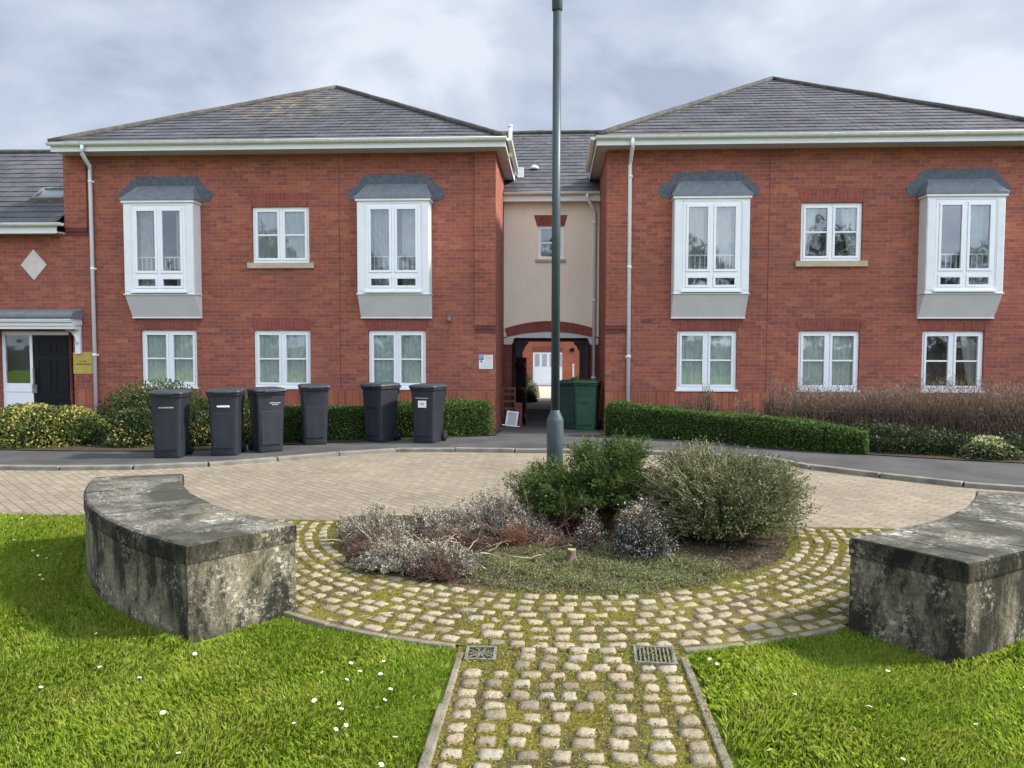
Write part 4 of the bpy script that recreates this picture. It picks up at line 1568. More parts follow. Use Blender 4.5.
# house across the courtyard, seen through the archway
def rear_house():
    Y = 48
    b = thing('courtyard_house', 'brick house with white double door seen far through the archway', 'building', (0, Y, -1))
    mb = MB()
    wall_grid(mb, -7, 7, -1.2, 3.4, Y, [(-1.27, .53, -.93, 1.10)], .1)
    mb.face([(-7, Y, -1.2), (-7, Y, 3.4), (-7, Y + 6, 3.4), (-7, Y + 6, -1.2)]); mb.face([(7, Y, -1.2), (7, Y + 6, -1.2), (7, Y + 6, 3.4), (7, Y, 3.4)])
    mb.build('wall', M['brick_far'], b)
    mb = MB(); roof_plane(mb, (-7.2, Y - .3, 3.4), (7.2, Y - .3, 3.4), (7.2, Y + 3, 5), (-7.2, Y + 3, 5)); roof_plane(mb, (7.2, Y + 6.3, 3.4), (-7.2, Y + 6.3, 3.4), (-7.2, Y + 3, 5), (7.2, Y + 3, 5))
    mb.build('roof', 'slate', b)
    mb = MB(); yd = Y + .04
    mb.box(-1.265, .525, yd, yd + .06, -.93, 1.095)
    for k in range(4):
        x = -1.20 + k * .45
        mb.box(x + .02, x + .38, yd - .02, yd - .0005, -.85, .10)
    d = mb.build('double_door', 'white', b)
    mb = MB()
    for k in range(4):
        x = -1.20 + k * .45
        mb.box(x + .06, x + .34, yd - .015, yd - .0008, .22, .98)
    mb.build('door_glass', 'net_grey', d)
    brick_arch(b, -.37, .9, 1.10, .30, Y)
    mb = MB(); mb.lathe([(.12, 0), (.14, .1), (.12, .2)], (1.12, Y - .14, 1.15), 12); mb.build('wall_lamp', 'black', b)
    return b


M['brick_far'] = bricks('far_brickwork', (.38, .11, .06), (.30, .08, .05), (.25, .15, .11))
rear_house()
mb = MB()
ys = [21.98, 24, 26.5, 29, 32, 36, 40, 44, 47.9]
for i, (a, c) in enumerate(zip(ys[:-1], ys[1:])):
    z0, z1 = zg(a) + .02, zg(c) + .02
    mb.face([(-1.0, a, z0), (1.5, a, z0), (1.5, c, z0 - .005), (-1.0, c, z0 - .005)])
    mb.face([(-1.0, c, z0 - .005), (1.5, c, z0 - .005), (1.5, c, z1), (-1.0, c, z1)])
struct(mb.build('courtyard_path', 'rear_path'))
mb = MB(); mb.box(.98, 1.06, 40, 40.06, zg(40), .55); mb.box(.96, 1.08, 39.98, 40.08, .55, .6)
o = mb.build('white_post', 'white'); tag(o, 'slim white post in the far courtyard seen through the arch', 'post')


# ------------------------------------------------------------------ hedges and shrubs along the buildings
def hedge(name, label, cat, line, w, h0, h1, dens, L, W, mat, core='core', group=None, zbase=None, ch=1.0, rag=.025, wob=.05, twmat=None, ntw=0, wild=1.0, up=0):
    """clipped hedge along a polyline; heights interpolate h0 -> h1 (lists allowed)"""
    P = [np.array(p, float) for p in line]
    seg = [np.linalg.norm(b - a) for a, b in zip(P[:-1], P[1:])]
    cumS = np.concatenate([[0], np.cumsum(seg)]); Ltot = cumS[-1]
    cx, cy = P[0] if zbase is None else P[0]
    t = thing(name, label, cat, (cx, cy, pz(cy)), group)
    oz = pz(cy)

    def at(s):
        s = np.clip(s, 0, Ltot - 1e-6)
        k = np.clip(np.searchsorted(cumS, s, side='right') - 1, 0, len(seg) - 1)
        f = (s - cumS[k]) / np.array(seg)[k]
        A = np.array(P)[k]; B = np.array(P)[k + 1]
        d = (B - A) / np.array(seg)[k][:, None]
        return A + (B - A) * f[:, None], np.stack([-d[:, 1], d[:, 0]], -1)

    hh = lambda s: h0 + (h1 - h0) * (s / Ltot) if not isinstance(h0, (list, tuple)) else np.interp(s / Ltot, np.linspace(0, 1, len(h0)), h0)
    # core
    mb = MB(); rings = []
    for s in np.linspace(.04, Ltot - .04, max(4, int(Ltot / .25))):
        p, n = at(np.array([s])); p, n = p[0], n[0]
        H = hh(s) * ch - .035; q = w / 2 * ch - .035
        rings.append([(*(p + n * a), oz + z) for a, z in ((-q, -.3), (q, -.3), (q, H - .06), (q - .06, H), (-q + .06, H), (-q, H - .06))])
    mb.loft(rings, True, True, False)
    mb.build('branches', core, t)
    area = Ltot * (w + 2 * .6) + w
    n = int(dens)
    s = rng.uniform(0, Ltot, n)
    H = hh(s)
    per = 2 * H + w
    u = rng.uniform(0, 1, n) * per
    off = np.where(u < H, -w / 2, np.where(u < H + w, u - H - w / 2, w / 2))
    z = np.where(u < H, u, np.where(u < H + w, H, per - u))
    nx = np.where(u < H, -1., np.where(u < H + w, 0., 1.)); nz = np.where((u >= H) & (u < H + w), 1., 0.)
    # ends
    e = rng.uniform(0, 1, n) < (2 * w * .6) / (area)
    se = rng.integers(0, 2, n)
    s = np.where(e, se * Ltot, s); H = hh(s); off = np.where(e, rng.uniform(-w / 2, w / 2, n), off); z = np.where(e, rng.uniform(0, 1, n) * H, z)
    p, nn = at(s)
    wv = wob * (np.sin(s * 2.1 + z * 3) + np.sin(s * 5.3 + off * 6 + 1.0) * .6) * .5
    depth = rng.normal(size=n) * rag + wv
    # round the top arrises
    rnd = np.clip((z - (H - .10)) / .10, 0, 1)
    off2 = off * (1 - .16 * rnd ** 2) + nx * depth
    z2 = z + nz * depth
    Q = np.zeros((n, 3))
    Q[:, :2] = p + nn * off2[:, None] - np.array([cx, cy])
    Q[:, 2] = z2
    se_ = np.where(e, (se * 2 - 1), 0)[:, None]
    dirv = np.stack([nn[:, 1], -nn[:, 0]], -1)
    Q[:, :2] += dirv * se_ * depth[:, None]
    A = np.zeros((n, 3)); A[:, :2] = nn * nx[:, None]; A[:, 2] = nz + .5 + up
    leaves('foliage', Q, L, W, mat, t, unit(A), wild)
    if ntw:
        s = rng.uniform(0, Ltot, ntw); p, nn = at(s); H = hh(s)
        o0 = rng.uniform(-w / 2, w / 2, ntw)
        B = np.zeros((ntw, 3)); B[:, :2] = p + nn * (o0 * .7)[:, None] - np.array([cx, cy]); B[:, 2] = 0
        T = B.copy(); T[:, :2] += nn * (o0 * .35)[:, None] + rng.normal(size=(ntw, 2)) * .10; T[:, 2] = H * rng.uniform(.75, 1.04, ntw)
        K = 5; ss = np.linspace(0, 1, K)[None, :, None]
        C = B[:, None] * (1 - ss) + T[:, None] * ss + rng.normal(size=(ntw, K, 3)) * .025
        twigs('stems', C, .006, twmat, t)
    return t


hedge('box_hedge', 'clipped green box hedge under the left block, behind the wheelie bins', 'hedge',
      [(-4.75, 12.45), (-3.4, 13.05), (-2.2, 13.55), (-1.17, 14.1)], .62, .53, .55, 42000, .030, .020, 'hedge', rag=.016, wob=.05)
hedge('box_hedge', 'long clipped green hedge right of the archway, curving forward along the pavement', 'hedge',
      [(1.16, 14.2), (2.3, 13.47), (3.1, 12.88), (3.7, 12.46), (4.25, 12.12), (4.75, 11.88)], .60, [.56, .55, .50, .44, .37], 0, 62000, .030, .020, 'hedge', rag=.016, wob=.06)
hedge('beech_hedge', 'bare brown beech hedge under the right block, its twigs dry', 'hedge',
      [(4.25, 14.0), (5.0, 13.75), (6.6, 13.2), (9.2, 12.7), (11.5, 12.5)], .9, [.80, .84, .86, .86, .86], 0, 52000, .075, .006, 'deadleaf', core='core_brown', ch=.72, rag=.10, wob=.13,
      twmat='twig', ntw=4200, wild=.7, up=.8)
hedge('ivy_border', 'low dark green ground cover at the foot of the bare beech hedge', 'ground cover',
      [(4.7, 12.35), (6.0, 11.8), (8.5, 11.25), (11, 11.0)], .75, .25, .25, 24000, .045, .03, 'ivy', rag=.04, wob=.12)

for i, (x, y, h) in enumerate(((2.95, 14.6, .92), (3.55, 14.5, .98), (4.05, 14.35, .95), (2.6, 14.9, .75))):
    shrub('bare_shrub', ['bare twiggy shrub under the blind-covered window of the right block', 'bare twiggy shrub against the brick between the two blind-covered windows',
                         'bare shrub beside the end of the brown beech hedge', 'small bare shrub nearest the downpipe behind the right green hedge'][i], 'shrub', (x, y, pz(y)), (.34, .3, h), 170, 9, .045, .011, 'deadleaf', 'twig',
          'bare shrubs behind the right hedge', base=.35, start=.5, seed=30 + i, tw=.011, inner=.6)


def blob_shrub(name, label, cat, c, rad, n, L, W, mat, group=None, core='core', seed=3, amp=.2, fill=.30, stems=40):
    """dense rounded shrub: leaf shell over a twiggy heart"""
    t = thing(name, label, cat, c, group)
    r_ = np.random.default_rng(seed)
    rad = np.array(rad, float)
    D = unit(r_.normal(size=(n, 3))); D[:, 2] = np.abs(D[:, 2]) - .05; D = unit(D)
    q = lump(D, seed, amp) * (1 - np.abs(r_.normal(size=n)) * fill * .5)
    P = D * rad * q[:, None]; P[:, 2] = np.maximum(P[:, 2], .02)
    big_ = (np.sin(P[:, 0] * 9 + seed) + np.sin(P[:, 2] * 11 + seed * 2) + np.sin(P[:, 1] * 8)) / 6 + .5
    tint = np.clip(.55 * r_.uniform(0, 1, n) + .45 * big_, 0, 1)
    tint = np.clip((tint - .5) * 1.5 + .5, 0, 1)
    leaves('foliage', P, L, W, mat, t, D, .9, tint=tint)
    G = unit(r_.normal(size=(1, 3)))
    # heart: an irregular mesh well inside the leaves
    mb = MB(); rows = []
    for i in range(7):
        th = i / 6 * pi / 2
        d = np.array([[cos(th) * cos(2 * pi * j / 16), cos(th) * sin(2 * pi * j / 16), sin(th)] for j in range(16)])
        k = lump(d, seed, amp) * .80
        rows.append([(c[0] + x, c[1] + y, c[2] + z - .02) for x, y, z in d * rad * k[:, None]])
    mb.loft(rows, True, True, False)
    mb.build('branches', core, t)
    return t


g = 'variegated shrubs by the left wing'
blob_shrub('variegated_shrub', 'largest yellow variegated shrub, in front of the dark door', 'shrub', (-7.95, 12.05, .03), (1.0, .65, .60), 15000, .055, .034, 'varieg', g, seed=4)
blob_shrub('variegated_shrub', 'darker variegated shrub immediately left of the first wheelie bin', 'shrub', (-6.55, 12.0, .03), (.62, .55, .52), 9000, .05, .032, 'varieg_dark', g, seed=9)
blob_shrub('variegated_shrub', 'variegated shrub showing between the two leftmost bins', 'shrub', (-5.45, 12.2, .03), (.62, .5, .47), 8000, .05, .032, 'varieg_dark', g, seed=12)
blob_shrub('evergreen_shrub', 'dull green shrub under the leftmost ground floor window', 'shrub', (-6.9, 13.7, .0), (1.35, .7, .80), 16000, .05, .026, 'privet', None, seed=15)
blob_shrub('evergreen_shrub', 'low olive green shrub behind the second and third bins', 'shrub', (-5.25, 13.4, .0), (.85, .6, .68), 9000, .05, .026, 'privet', None, seed=18)
blob_shrub('variegated_shrub', 'cream variegated shrub at the pavement edge far right', 'shrub', (6.2, 11.35, .03), (.40, .35, .40), 5000, .055, .03, 'varieg_white', None, seed=21)
# courtyard planting
blob_shrub('courtyard_hedge', 'sunlit hedge left of the courtyard path beyond the gate', 'hedge', (-1.35, 34, zg(34)), (.55, 1.6, 1.15), 5000, .09, .06, 'privet', None, seed=41)
blob_shrub('courtyard_hedge', 'green hedge right of the courtyard path, below the white post', 'hedge', (1.5, 38, zg(38)), (1.2, 1.4, 1.0), 5000, .09, .06, 'hedge', None, seed=42)
blob_shrub('courtyard_shrub', 'small yellow green shrub at the near end of the courtyard path', 'shrub', (-.72, 26, zg(26)), (.30, .4, .45), 2500, .05, .03, 'varieg', None, seed=43)
blob_shrub('courtyard_shrub', 'pale shrub halfway along the courtyard path', 'shrub', (-.85, 30, zg(30)), (.35, .5, .62), 2500, .05, .03, 'varieg_white', None, seed=44)


# ------------------------------------------------------------------ wheelie bins
def rrect(w, d, r, z, y0=0, n=4):
    """rounded rectangle ring, centred x, from y0"""
    out = []
    for cx, cy, a0 in ((w / 2 - r, d / 2 - r, 0), (-w / 2 + r, d / 2 - r, pi / 2), (-w / 2 + r, -d / 2 + r, pi), (w / 2 - r, -d / 2 + r, 1.5 * pi)):
        for k in range(n + 1):
            a = a0 + pi / 2 * k / n
            out.append((cx + r * cos(a), cy + r * sin(a) + y0, z))
    return out


def make_bin(label, bodymat, lidmat, group):
    """140-litre two-wheeled bin, front towards -y"""
    t = thing('wheelie_bin', label, 'wheelie bin', (0, 0, 0), group)
    mb = MB()
    mb.loft([rrect(.40, .40, .05, .0, -.02), rrect(.405, .41, .05, .05, -.015), rrect(.445, .475, .045, .70, 0), rrect(.465, .50, .045, .90, .0),
             rrect(.465, .50, .045, .91, .0), rrect(.50, .535, .045, .912, 0), rrect(.505, .54, .045, .955, 0), rrect(.46, .50, .04, .957, 0)])
    # stiffening panel on the front, pocket under the rim
    mb.prism([(-.15, .12), (.15, .12), (.165, .66), (-.165, .66)], 'y', -.238, -.2215)
    mb.box(-.235, .235, .235, .265, .82, .91)
    body = bevel(mb.build('body', bodymat, t), .006)
    mb = MB()
    mb.loft([rrect(.515, .55, .05, .958, -.005), rrect(.53, .57, .055, .965, -.008), rrect(.53, .57, .055, .985, -.008), rrect(.50, .54, .05, 1.003, -.005),
             rrect(.40, .42, .05, 1.018, -.0), rrect(.36, .38, .05, 1.006, -.0), rrect(.20, .2, .05, 1.010, 0)])
    mb.box(-.12, .12, -.325, -.28, .960, .985)
    for sx in (-.15, .15):
        mb.tube([(sx - .045, .285, .985), (sx + .045, .285, .985)], .022, 8)
    mb.build('lid', lidmat, t)
    mb = MB()
    mb.tube([(-.22, .255, .93), (-.22, .305, .945), (.22, .305, .945), (.22, .255, .93)], .014, 8)
    mb.build('handle', bodymat, t)
    for sx in (-1, 1):
        mb = MB()
        prof = [(.03, -.022), (.085, -.026), (.1, -.018), (.1, .018), (.085, .026), (.03, .022)]
        rings = []
        for r, z in prof:
            rings.append([(sx * .215 + z, .215 + r * cos(2 * pi * j / 20), .10 + r * sin(2 * pi * j / 20)) for j in range(20)])
        mb.loft(rings)
        w = mb.build('wheel', 'rubber', t)
        mb = MB(); mb.tube([(sx * .19, .215, .10), (sx * .245, .215, .10)], .028, 10); mb.build('hub', lidmat, w)
    mb = MB(); mb.tube([(-.2, .215, .10), (.2, .215, .10)], .010, 8); mb.build('axle', 'steel', t)
    return t


def copy_tree(o, parent=None):
    c = o.copy()
    COL.objects.link(c)
    if parent:
        c.parent = parent
    for ch in list(o.children):
        copy_tree(ch, c)
    return c


def strip(t, x0, x1, z0, z1, mat, name, glyphs=0):
    body = [c for c in t.children if c.name.startswith('body')][0]
    y = lambda z: -.2215 - (z - .12) * .055 - .012
    mb = MB()
    if not glyphs:
        mb.box(x0, x1, -.2500, -.2385, z0, z1)
    else:
        r_ = random.Random(glyphs); x = x0
        while x < x1:
            w = r_.uniform(.010, .018)
            mb.box(x, min(x + w, x1), -.2500, -.2385, z0, z0 + (z1 - z0) * r_.uniform(.7, 1))
            x += w + .007
    mb.build(name, mat, body, origin=(0, 0, 0))


BINS = [(-5.31, 10.76, 8, 'black wheelie bin leftmost of six, with one faint line of lettering'),
        (-4.63, 11.04, 11, 'black wheelie bin second from left, with a bold white lettering bar'),
        (-4.18, 11.42, 36, 'black wheelie bin turned to show its left side, small lettering in its upper right'),
        (-3.74, 12.30, 22, 'plain black wheelie bin without lettering, left of the gap below the middle window'),
        (-2.76, 12.72, -28, 'black wheelie bin turned left with a grab slot in its front, under the third window'),
        (-1.96, 12.66, -17, 'black wheelie bin with a white square sticker, rightmost of six')]
proto = make_bin(BINS[0][3], 'bin', 'binlid', 'black wheelie bins along the pavement')
allb = [proto] + [copy_tree(proto) for _ in BINS[1:]]
for t, (x, y, a, lab) in zip(allb, BINS):
    t.location = (x, y, pz(y)); t.rotation_euler = (0, 0, radians(a)); t['label'] = lab
    t.scale = (.90, .92, .935 + rng.uniform(-.01, .01))
strip(allb[0], -.10, .12, .755, .775, 'label', 'lettering', 3)
strip(allb[1], -.09, .10, .745, .772, 'sticker', 'lettering')
strip(allb[2], -.02, .15, .775, .792, 'label', 'lettering', 5)
strip(allb[2], .02, .12, .748, .762, 'label', 'lettering', 6)
strip(allb[4], -.12, .10, .585, .605, 'rubber', 'grab_slot')
strip(allb[5], -.13, .12, .775, .793, 'label', 'lettering', 8)
strip(allb[5], -.08, .08, .62, .74, 'sticker', 'sticker')
strip(allb[5], -.03, .03, .67, .70, 'label', 'sticker_mark')
gp = make_bin('bright green wheelie bin in front, beside the right pier of the archway', 'gbin', 'gbin', 'green bins by the archway')
gp.location = (.75, 15.95, pz(15.95)); gp.rotation_euler = (0, 0, radians(-14))
g2 = copy_tree(gp); g2['label'] = 'dark green wheelie bin half hidden behind the brighter one by the archway'
g2.location = (.46, 16.45, pz(16.45)); g2.rotation_euler = (0, 0, radians(-24))
for ch in g2.children:
    if ch.name.split('.')[0] in ('body', 'lid', 'handle'):
        ch.data = ch.data.copy(); ch.data.materials[0] = M['gbin2']
strip(gp, -.06, .06, .56, .60, 'gbin2', 'emblem')


# ------------------------------------------------------------------ lamp post
def lamp():
    x, y = .102, 7.35
    t = thing('lamp_post', 'tall grey green steel lamp post rising from the planting bed', 'lamp post', (x, y, .03))
    mb = MB(); mb.lathe([(.078, -.1), (.078, .895), (.074, .92), (.045, .985), (.041, 1.0)], (x, y, .03), 28)
    b = mb.build('base_column', 'lamp_base', t)
    mb = MB()
    n = 5
    for r in (.0795,):
        ring = []
        for zz in (.22, .68):
            ring.append([(x + r * cos(-pi / 2 + a), y + r * sin(-pi / 2 + a), zz) for a in np.linspace(-.55, .55, 8)])
        mb.loft(ring, False, False)
    mb.build('access_door', 'lamp', b)
    mb = MB(); mb.lathe([(.0405, .96), (.038, 4.66)], (x, y, .03), 24); mb.build('shaft', 'lamp', t)
    mb = MB(); mb.lathe([(.041, 4.655), (.048, 4.665), (.048, 4.93), (.042, 4.95)], (x, y, .03), 24); mb.build('collar', 'lamp', t)
    mb = MB(); mb.lathe([(.05, 4.93), (.19, 4.99), (.20, 5.02), (.0, 5.03)], (x, y, .03), 24); mb.build('lantern_base', 'lamp', t)
    mb = MB(); mb.lathe([(.14, 5.02), (.19, 5.30), (.0, 5.31)], (x, y, .03), 20); mb.build('lantern_glass', 'blind', t)
    mb = MB(); mb.lathe([(.24, 5.30), (.23, 5.34), (.10, 5.44), (.03, 5.46), (.0, 5.5)], (x, y, .03), 24); mb.build('lantern_cap', 'lamp', t)


lamp()


# ------------------------------------------------------------------ curved concrete walls
def curved_wall(sg, Ri, Ro, ai, ao, af, label, seed):
    """arc of wall; ai/ao are the angles of the near end at its inner/outer corner"""
    t = thing('curved_wall', label, 'wall', (RC[0] + sg * Ro * sin(radians(ao)), RC[1] - Ro * cos(radians(ao)), 0))
    r_ = random.Random(seed)

    def P(u, r, z):
        """u from 0 (near end) to 1 (far end)"""
        w = (r - Ri) / (Ro - Ri)
        st = radians(ai + (ao - ai) * w)
        a = st + (radians(af) - st) * u
        return (RC[0] + sg * r * sin(a), RC[1] - r * cos(a), z)
    n = 40
    mb = MB()
    rings = []
    prof = [(Ri + .006, -.15), (Ro - .006, -.15), (Ro - .006, .15), (Ro - .006, .435), (Ri + .006, .435), (Ri + .006, .15)]
    for k in range(n + 1):
        u = .003 + .994 * k / n
        j = r_.uniform(-.0025, .0025)
        rings.append([P(u, r + j, z) for r, z in prof])
    mb.loft(rings, True, True, False)
    mb.build('wall_body', 'wall_body', t)
    # coping slabs: worn top and darker edge
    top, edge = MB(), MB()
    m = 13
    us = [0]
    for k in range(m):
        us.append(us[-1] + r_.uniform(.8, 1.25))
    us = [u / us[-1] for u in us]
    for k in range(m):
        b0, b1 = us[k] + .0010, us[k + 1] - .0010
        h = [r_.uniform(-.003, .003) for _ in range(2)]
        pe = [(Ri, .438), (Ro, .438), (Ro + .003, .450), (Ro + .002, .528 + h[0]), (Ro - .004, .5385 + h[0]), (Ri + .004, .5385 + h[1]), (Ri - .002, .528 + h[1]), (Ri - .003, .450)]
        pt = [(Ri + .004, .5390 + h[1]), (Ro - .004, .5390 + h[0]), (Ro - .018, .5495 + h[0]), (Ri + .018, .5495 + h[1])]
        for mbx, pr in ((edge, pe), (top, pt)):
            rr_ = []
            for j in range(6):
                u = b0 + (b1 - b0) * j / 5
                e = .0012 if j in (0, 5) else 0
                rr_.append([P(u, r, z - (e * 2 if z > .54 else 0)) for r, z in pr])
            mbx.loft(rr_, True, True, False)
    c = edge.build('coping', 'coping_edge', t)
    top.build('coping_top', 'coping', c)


curved_wall(-1, 3.42, 4.11, 28.3, 29.9, 68.6, 'curved lichen-covered concrete wall on the left lawn', 3)
curved_wall(1, 3.54, 4.18, 27.9, 29.6, 63.5, 'curved blackened concrete wall on the right lawn', 8)


# ------------------------------------------------------------------ planting bed
g = 'heather clumps in the planting bed'
HE = [(-.98, 5.58, (.42, .24, .20), 'faded pale heather clump nearest the cobbles at the front left of the bed', 51, 420),
      (-.62, 5.52, (.24, .22, .21), 'small faded heather clump next to the brown dead patch at the front', 52, 230),
      (-1.38, 6.35, (.32, .30, .27), 'pale heather clump at the far left end of the bed', 53, 340),
      (-.88, 6.62, (.38, .32, .30), 'pale heather clump at the back of the bed towards the road', 54, 360),
      (-.45, 6.70, (.42, .34, .34), 'tallest pale heather clump at the back, left of the juniper', 55, 400),
      (-.10, 6.45, (.34, .28, .25), 'pale heather clump against the bare branches beside the juniper', 56, 300)]
for x, y, r, lab, sd, nb in HE:
    shrub('heather_clump', lab, 'heather', (x, y, .03), r, int(nb * 1.25), 26, .019, .010, 'heather_flower', 'twig_pale', g, base=.55, start=.35, bow=.15, wild=.7, seed=sd, tw=.0022, spread=.011, amp=.20, inner=.5)
DE = [(-.70, 5.40, (.20, .16, .17), 'dead brown heather patch at the very front edge of the bed', 61),
      (-1.22, 6.02, (.34, .22, .17), 'dead brown heather mound between the pale clumps on the left', 62),
      (-.66, 6.15, (.36, .24, .20), 'dead brown heather mound in the middle of the pale clumps', 63),
      (-1.30, 5.74, (.17, .16, .14), 'small dead heather tuft at the left edge of the bed', 64)]
for x, y, r, lab, sd in DE:
    shrub('dead_heather', lab, 'dead heather', (x, y, .03), r, 420, 14, .020, .005, 'heather_brown', 'twig_red', 'dead heather between the pale clumps', base=.5, start=.25, bow=.1, wild=.8, seed=sd, tw=.002, spread=.012, inner=.3)
shrub('rusty_fern', 'small rust coloured dead fern tuft in the middle of the heather', 'fern', (-.19, 6.18, .03), (.14, .12, .20), 90, 16, .026, .006, 'rust', 'twig_red', base=.4, seed=66, tw=.002)
shrub('white_heather', 'dark heather bush dotted with white flowers between the juniper and the big bush', 'heather', (.78, 6.02, .03), (.27, .25, .46), 620, 30, .016, .010, 'heather_white', 'twig', None, base=.5, start=.2, wild=.9, seed=71, tw=.0025, spread=.014, inner=.4)
shrub('white_heather', 'thin sprig of white flowered heather under the juniper', 'heather', (.38, 6.15, .03), (.16, .14, .30), 110, 20, .015, .009, 'heather_white', 'twig', None, base=.4, start=.3, wild=.9, seed=72, tw=.0025, spread=.012)

# spreading junipers: layered sprays
def juniper(c, sprays, label, seed):
    t = thing('juniper', label, 'juniper', c, 'spreading junipers around the lamp post')
    r_ = np.random.default_rng(seed)
    Cs, Ps, As, Ts = [], [], [], []
    for (dx, dy, z, l) in sprays:
        nb = 34
        az = atan2(dy, dx)
        for _ in range(nb):
            a = az + r_.normal() * .5
            ll = l * r_.uniform(.55, 1.12)
            h = z * r_.uniform(.65, 1.15)
            T = np.array([cos(a) * ll, sin(a) * ll, h])
            s = np.linspace(0, 1, 6)[:, None]
            C = T * s; C[:, 2] = h * (1 - (1 - s[:, 0]) ** 1.8) + .02 * r_.normal(size=6) - .05 * s[:, 0] ** 3 * r_.uniform(0, 1)
            C += r_.normal(size=C.shape) * .012
            Cs.append(C)
            # side sprays: feathery sub-branches
            tb = r_.uniform()
            for _k in range(15):
                u = r_.uniform(.45, 1.0)
                p = np.array([np.interp(u, s[:, 0], C[:, i]) for i in range(3)])
                d = T / np.linalg.norm(T) + r_.normal(size=3) * .55; d[2] = abs(d[2]) * .6 + .22
                d /= np.linalg.norm(d)
                L_ = r_.uniform(.06, .15)
                n = 16
                q = r_.uniform(0, 1, n)[:, None]
                Ps.append(p + d * L_ * q + r_.normal(size=(n, 3)) * .011)
                As.append(np.tile(d, (n, 1)) + r_.normal(size=(n, 3)) * .35)
                Ts.append(np.clip(.25 * tb + .35 * r_.uniform() + .40 * q[:, 0] * r_.uniform(.5, 1.2), 0, 1))  # needles yellower towards the tips, a lit look put into the tint
    P = np.concatenate(Ps); A = unit(np.concatenate(As)); P[:, 2] = np.maximum(P[:, 2], .02)
    twigs('stems', np.array(Cs), .006, 'twig', t)
    leaves('foliage', P, .030, .0085, 'juniper', t, A, .3, tint=np.concatenate(Ts))


juniper((.30, 6.80, .03), [(-1, -.3, .40, .50), (-1, .1, .46, .52), (-1, -.7, .33, .42), (-.6, -.8, .30, .40), (-.5, .5, .48, .42), (-.2, -.6, .46, .25)],
        'lower dark green juniper spreading left of the lamp post', 81)
juniper((.55, 6.85, .03), [(.3, -.3, .66, .30), (-.4, -.2, .64, .28), (.6, .1, .68, .36), (0, .4, .66, .35), (-.1, -.6, .50, .36), (.5, -.6, .42, .40), (-.5, -.5, .42, .30), (.1, -.1, .72, .12)],
        'taller bright green juniper in front of the lamp post', 82)

shrub('round_bush', 'large rounded grey green bush with bare lower stems, right of the junipers', 'bush', (1.48, 6.55, .03), (.68, .58, .79), 1900, 40, .030, .012, 'bush', 'twig_pale',
      base=.14, start=.50, bow=.16, wild=1.0, seed=91, tw=.0042, amp=.14, low=.10, spread=.020, inner=.60, flat=.62)


# loose bare branches left of the junipers
def branch_pile(c, n, spread, label, seed, mat):
    t = thing('bare_branches', label, 'branches', c)
    r_ = np.random.default_rng(seed)
    Cs = []
    for _ in range(n):
        a = r_.uniform(0, 2 * pi); l = r_.uniform(.15, .45)
        p = np.array([r_.normal() * spread[0], r_.normal() * spread[1], r_.uniform(.02, .10)])
        d = np.array([cos(a), sin(a), r_.uniform(-.1, .55)])
        C = [p]
        for k in range(6):
            d = d + r_.normal(size=3) * .22; d /= np.linalg.norm(d)
            C.append(C[-1] + d * l / 6)
        C = np.array(C); C[:, 2] = np.maximum(C[:, 2], .015)
        Cs.append(C)
    twigs('twigs', np.array(Cs), r_.uniform(.0025, .007, n), mat, t)


branch_pile((.02, 6.35, .03), 120, (.20, .22), 'tangle of bare reddish branches at the left foot of the juniper', 101, 'twig_red')
branch_pile((-.85, 5.95, .03), 46, (.42, .22), 'pale dry sticks lying among the dead heather', 102, 'twig_pale')


# stump
def stump():
    c = (.22, 5.76, .03)
    t = thing('tree_stump', 'small cut stump standing in the low green cover', 'stump', c)
    mb = MB(); rings = []
    r_ = random.Random(4)
    w = [1 + .16 * sin(3 * 2 * pi * j / 14 + 1) + r_.uniform(-.05, .05) for j in range(14)]
    for z, r in ((-.02, .058), (.02, .046), (.05, .035), (.08, .030), (.098, .031)):
        rings.append([(c[0] + r * w[j] * cos(2 * pi * j / 14) + z * .08, c[1] + r * w[j] * sin(2 * pi * j / 14), c[2] + z) for j in range(14)])
    mb.loft(rings, True, True, True); mb.build('bark', 'twig', t)
    mb = MB(); mb.loft([[(c[0] + .008 + .030 * w[j] * cos(2 * pi * j / 14), c[1] + .030 * w[j] * sin(2 * pi * j / 14), c[2] + z) for j in range(14)] for z in (.0985, .103)], True, True, False)
    mb.build('cut_face', 'stump', t)


stump()


# low creeping cover in the bed, moss in the joints, litter
def scatter_in(n, ok, x0, x1, y0, y1):
    out = np.zeros((0, 2))
    while len(out) < n:
        p = np.stack([rng.uniform(x0, x1, n), rng.uniform(y0, y1, n)], -1)
        out = np.concatenate([out, p[ok(p)]])
    return out[:n]


def rr(p): return np.hypot(p[:, 0] - RB[0], p[:, 1] - RB[1])


def rw(p): return np.hypot(p[:, 0] - RC[0], p[:, 1] - RC[1])


def bedz(p):
    return .012 + .055 * np.clip(1 - (rr(p) / 2.06) ** 2, 0, 1)


def cover_ok(p):
    e = ((p[:, 0] - .42) / .88) ** 2 + ((p[:, 1] - 5.66) / .52) ** 2 + .25 * np.sin(p[:, 0] * 9) * np.sin(p[:, 1] * 11 + 1)
    gap = np.sin(p[:, 0] * 23 + 2 * np.sin(p[:, 1] * 17)) * np.sin(p[:, 1] * 29 + np.sin(p[:, 0] * 13) * 2)
    return (e + .5 * rng.uniform(-1, 1, len(p)) * (e > .6) < 1) & (gap + rng.uniform(-.6, .6, len(p)) > -.35) & (rr(p) < 2.12)


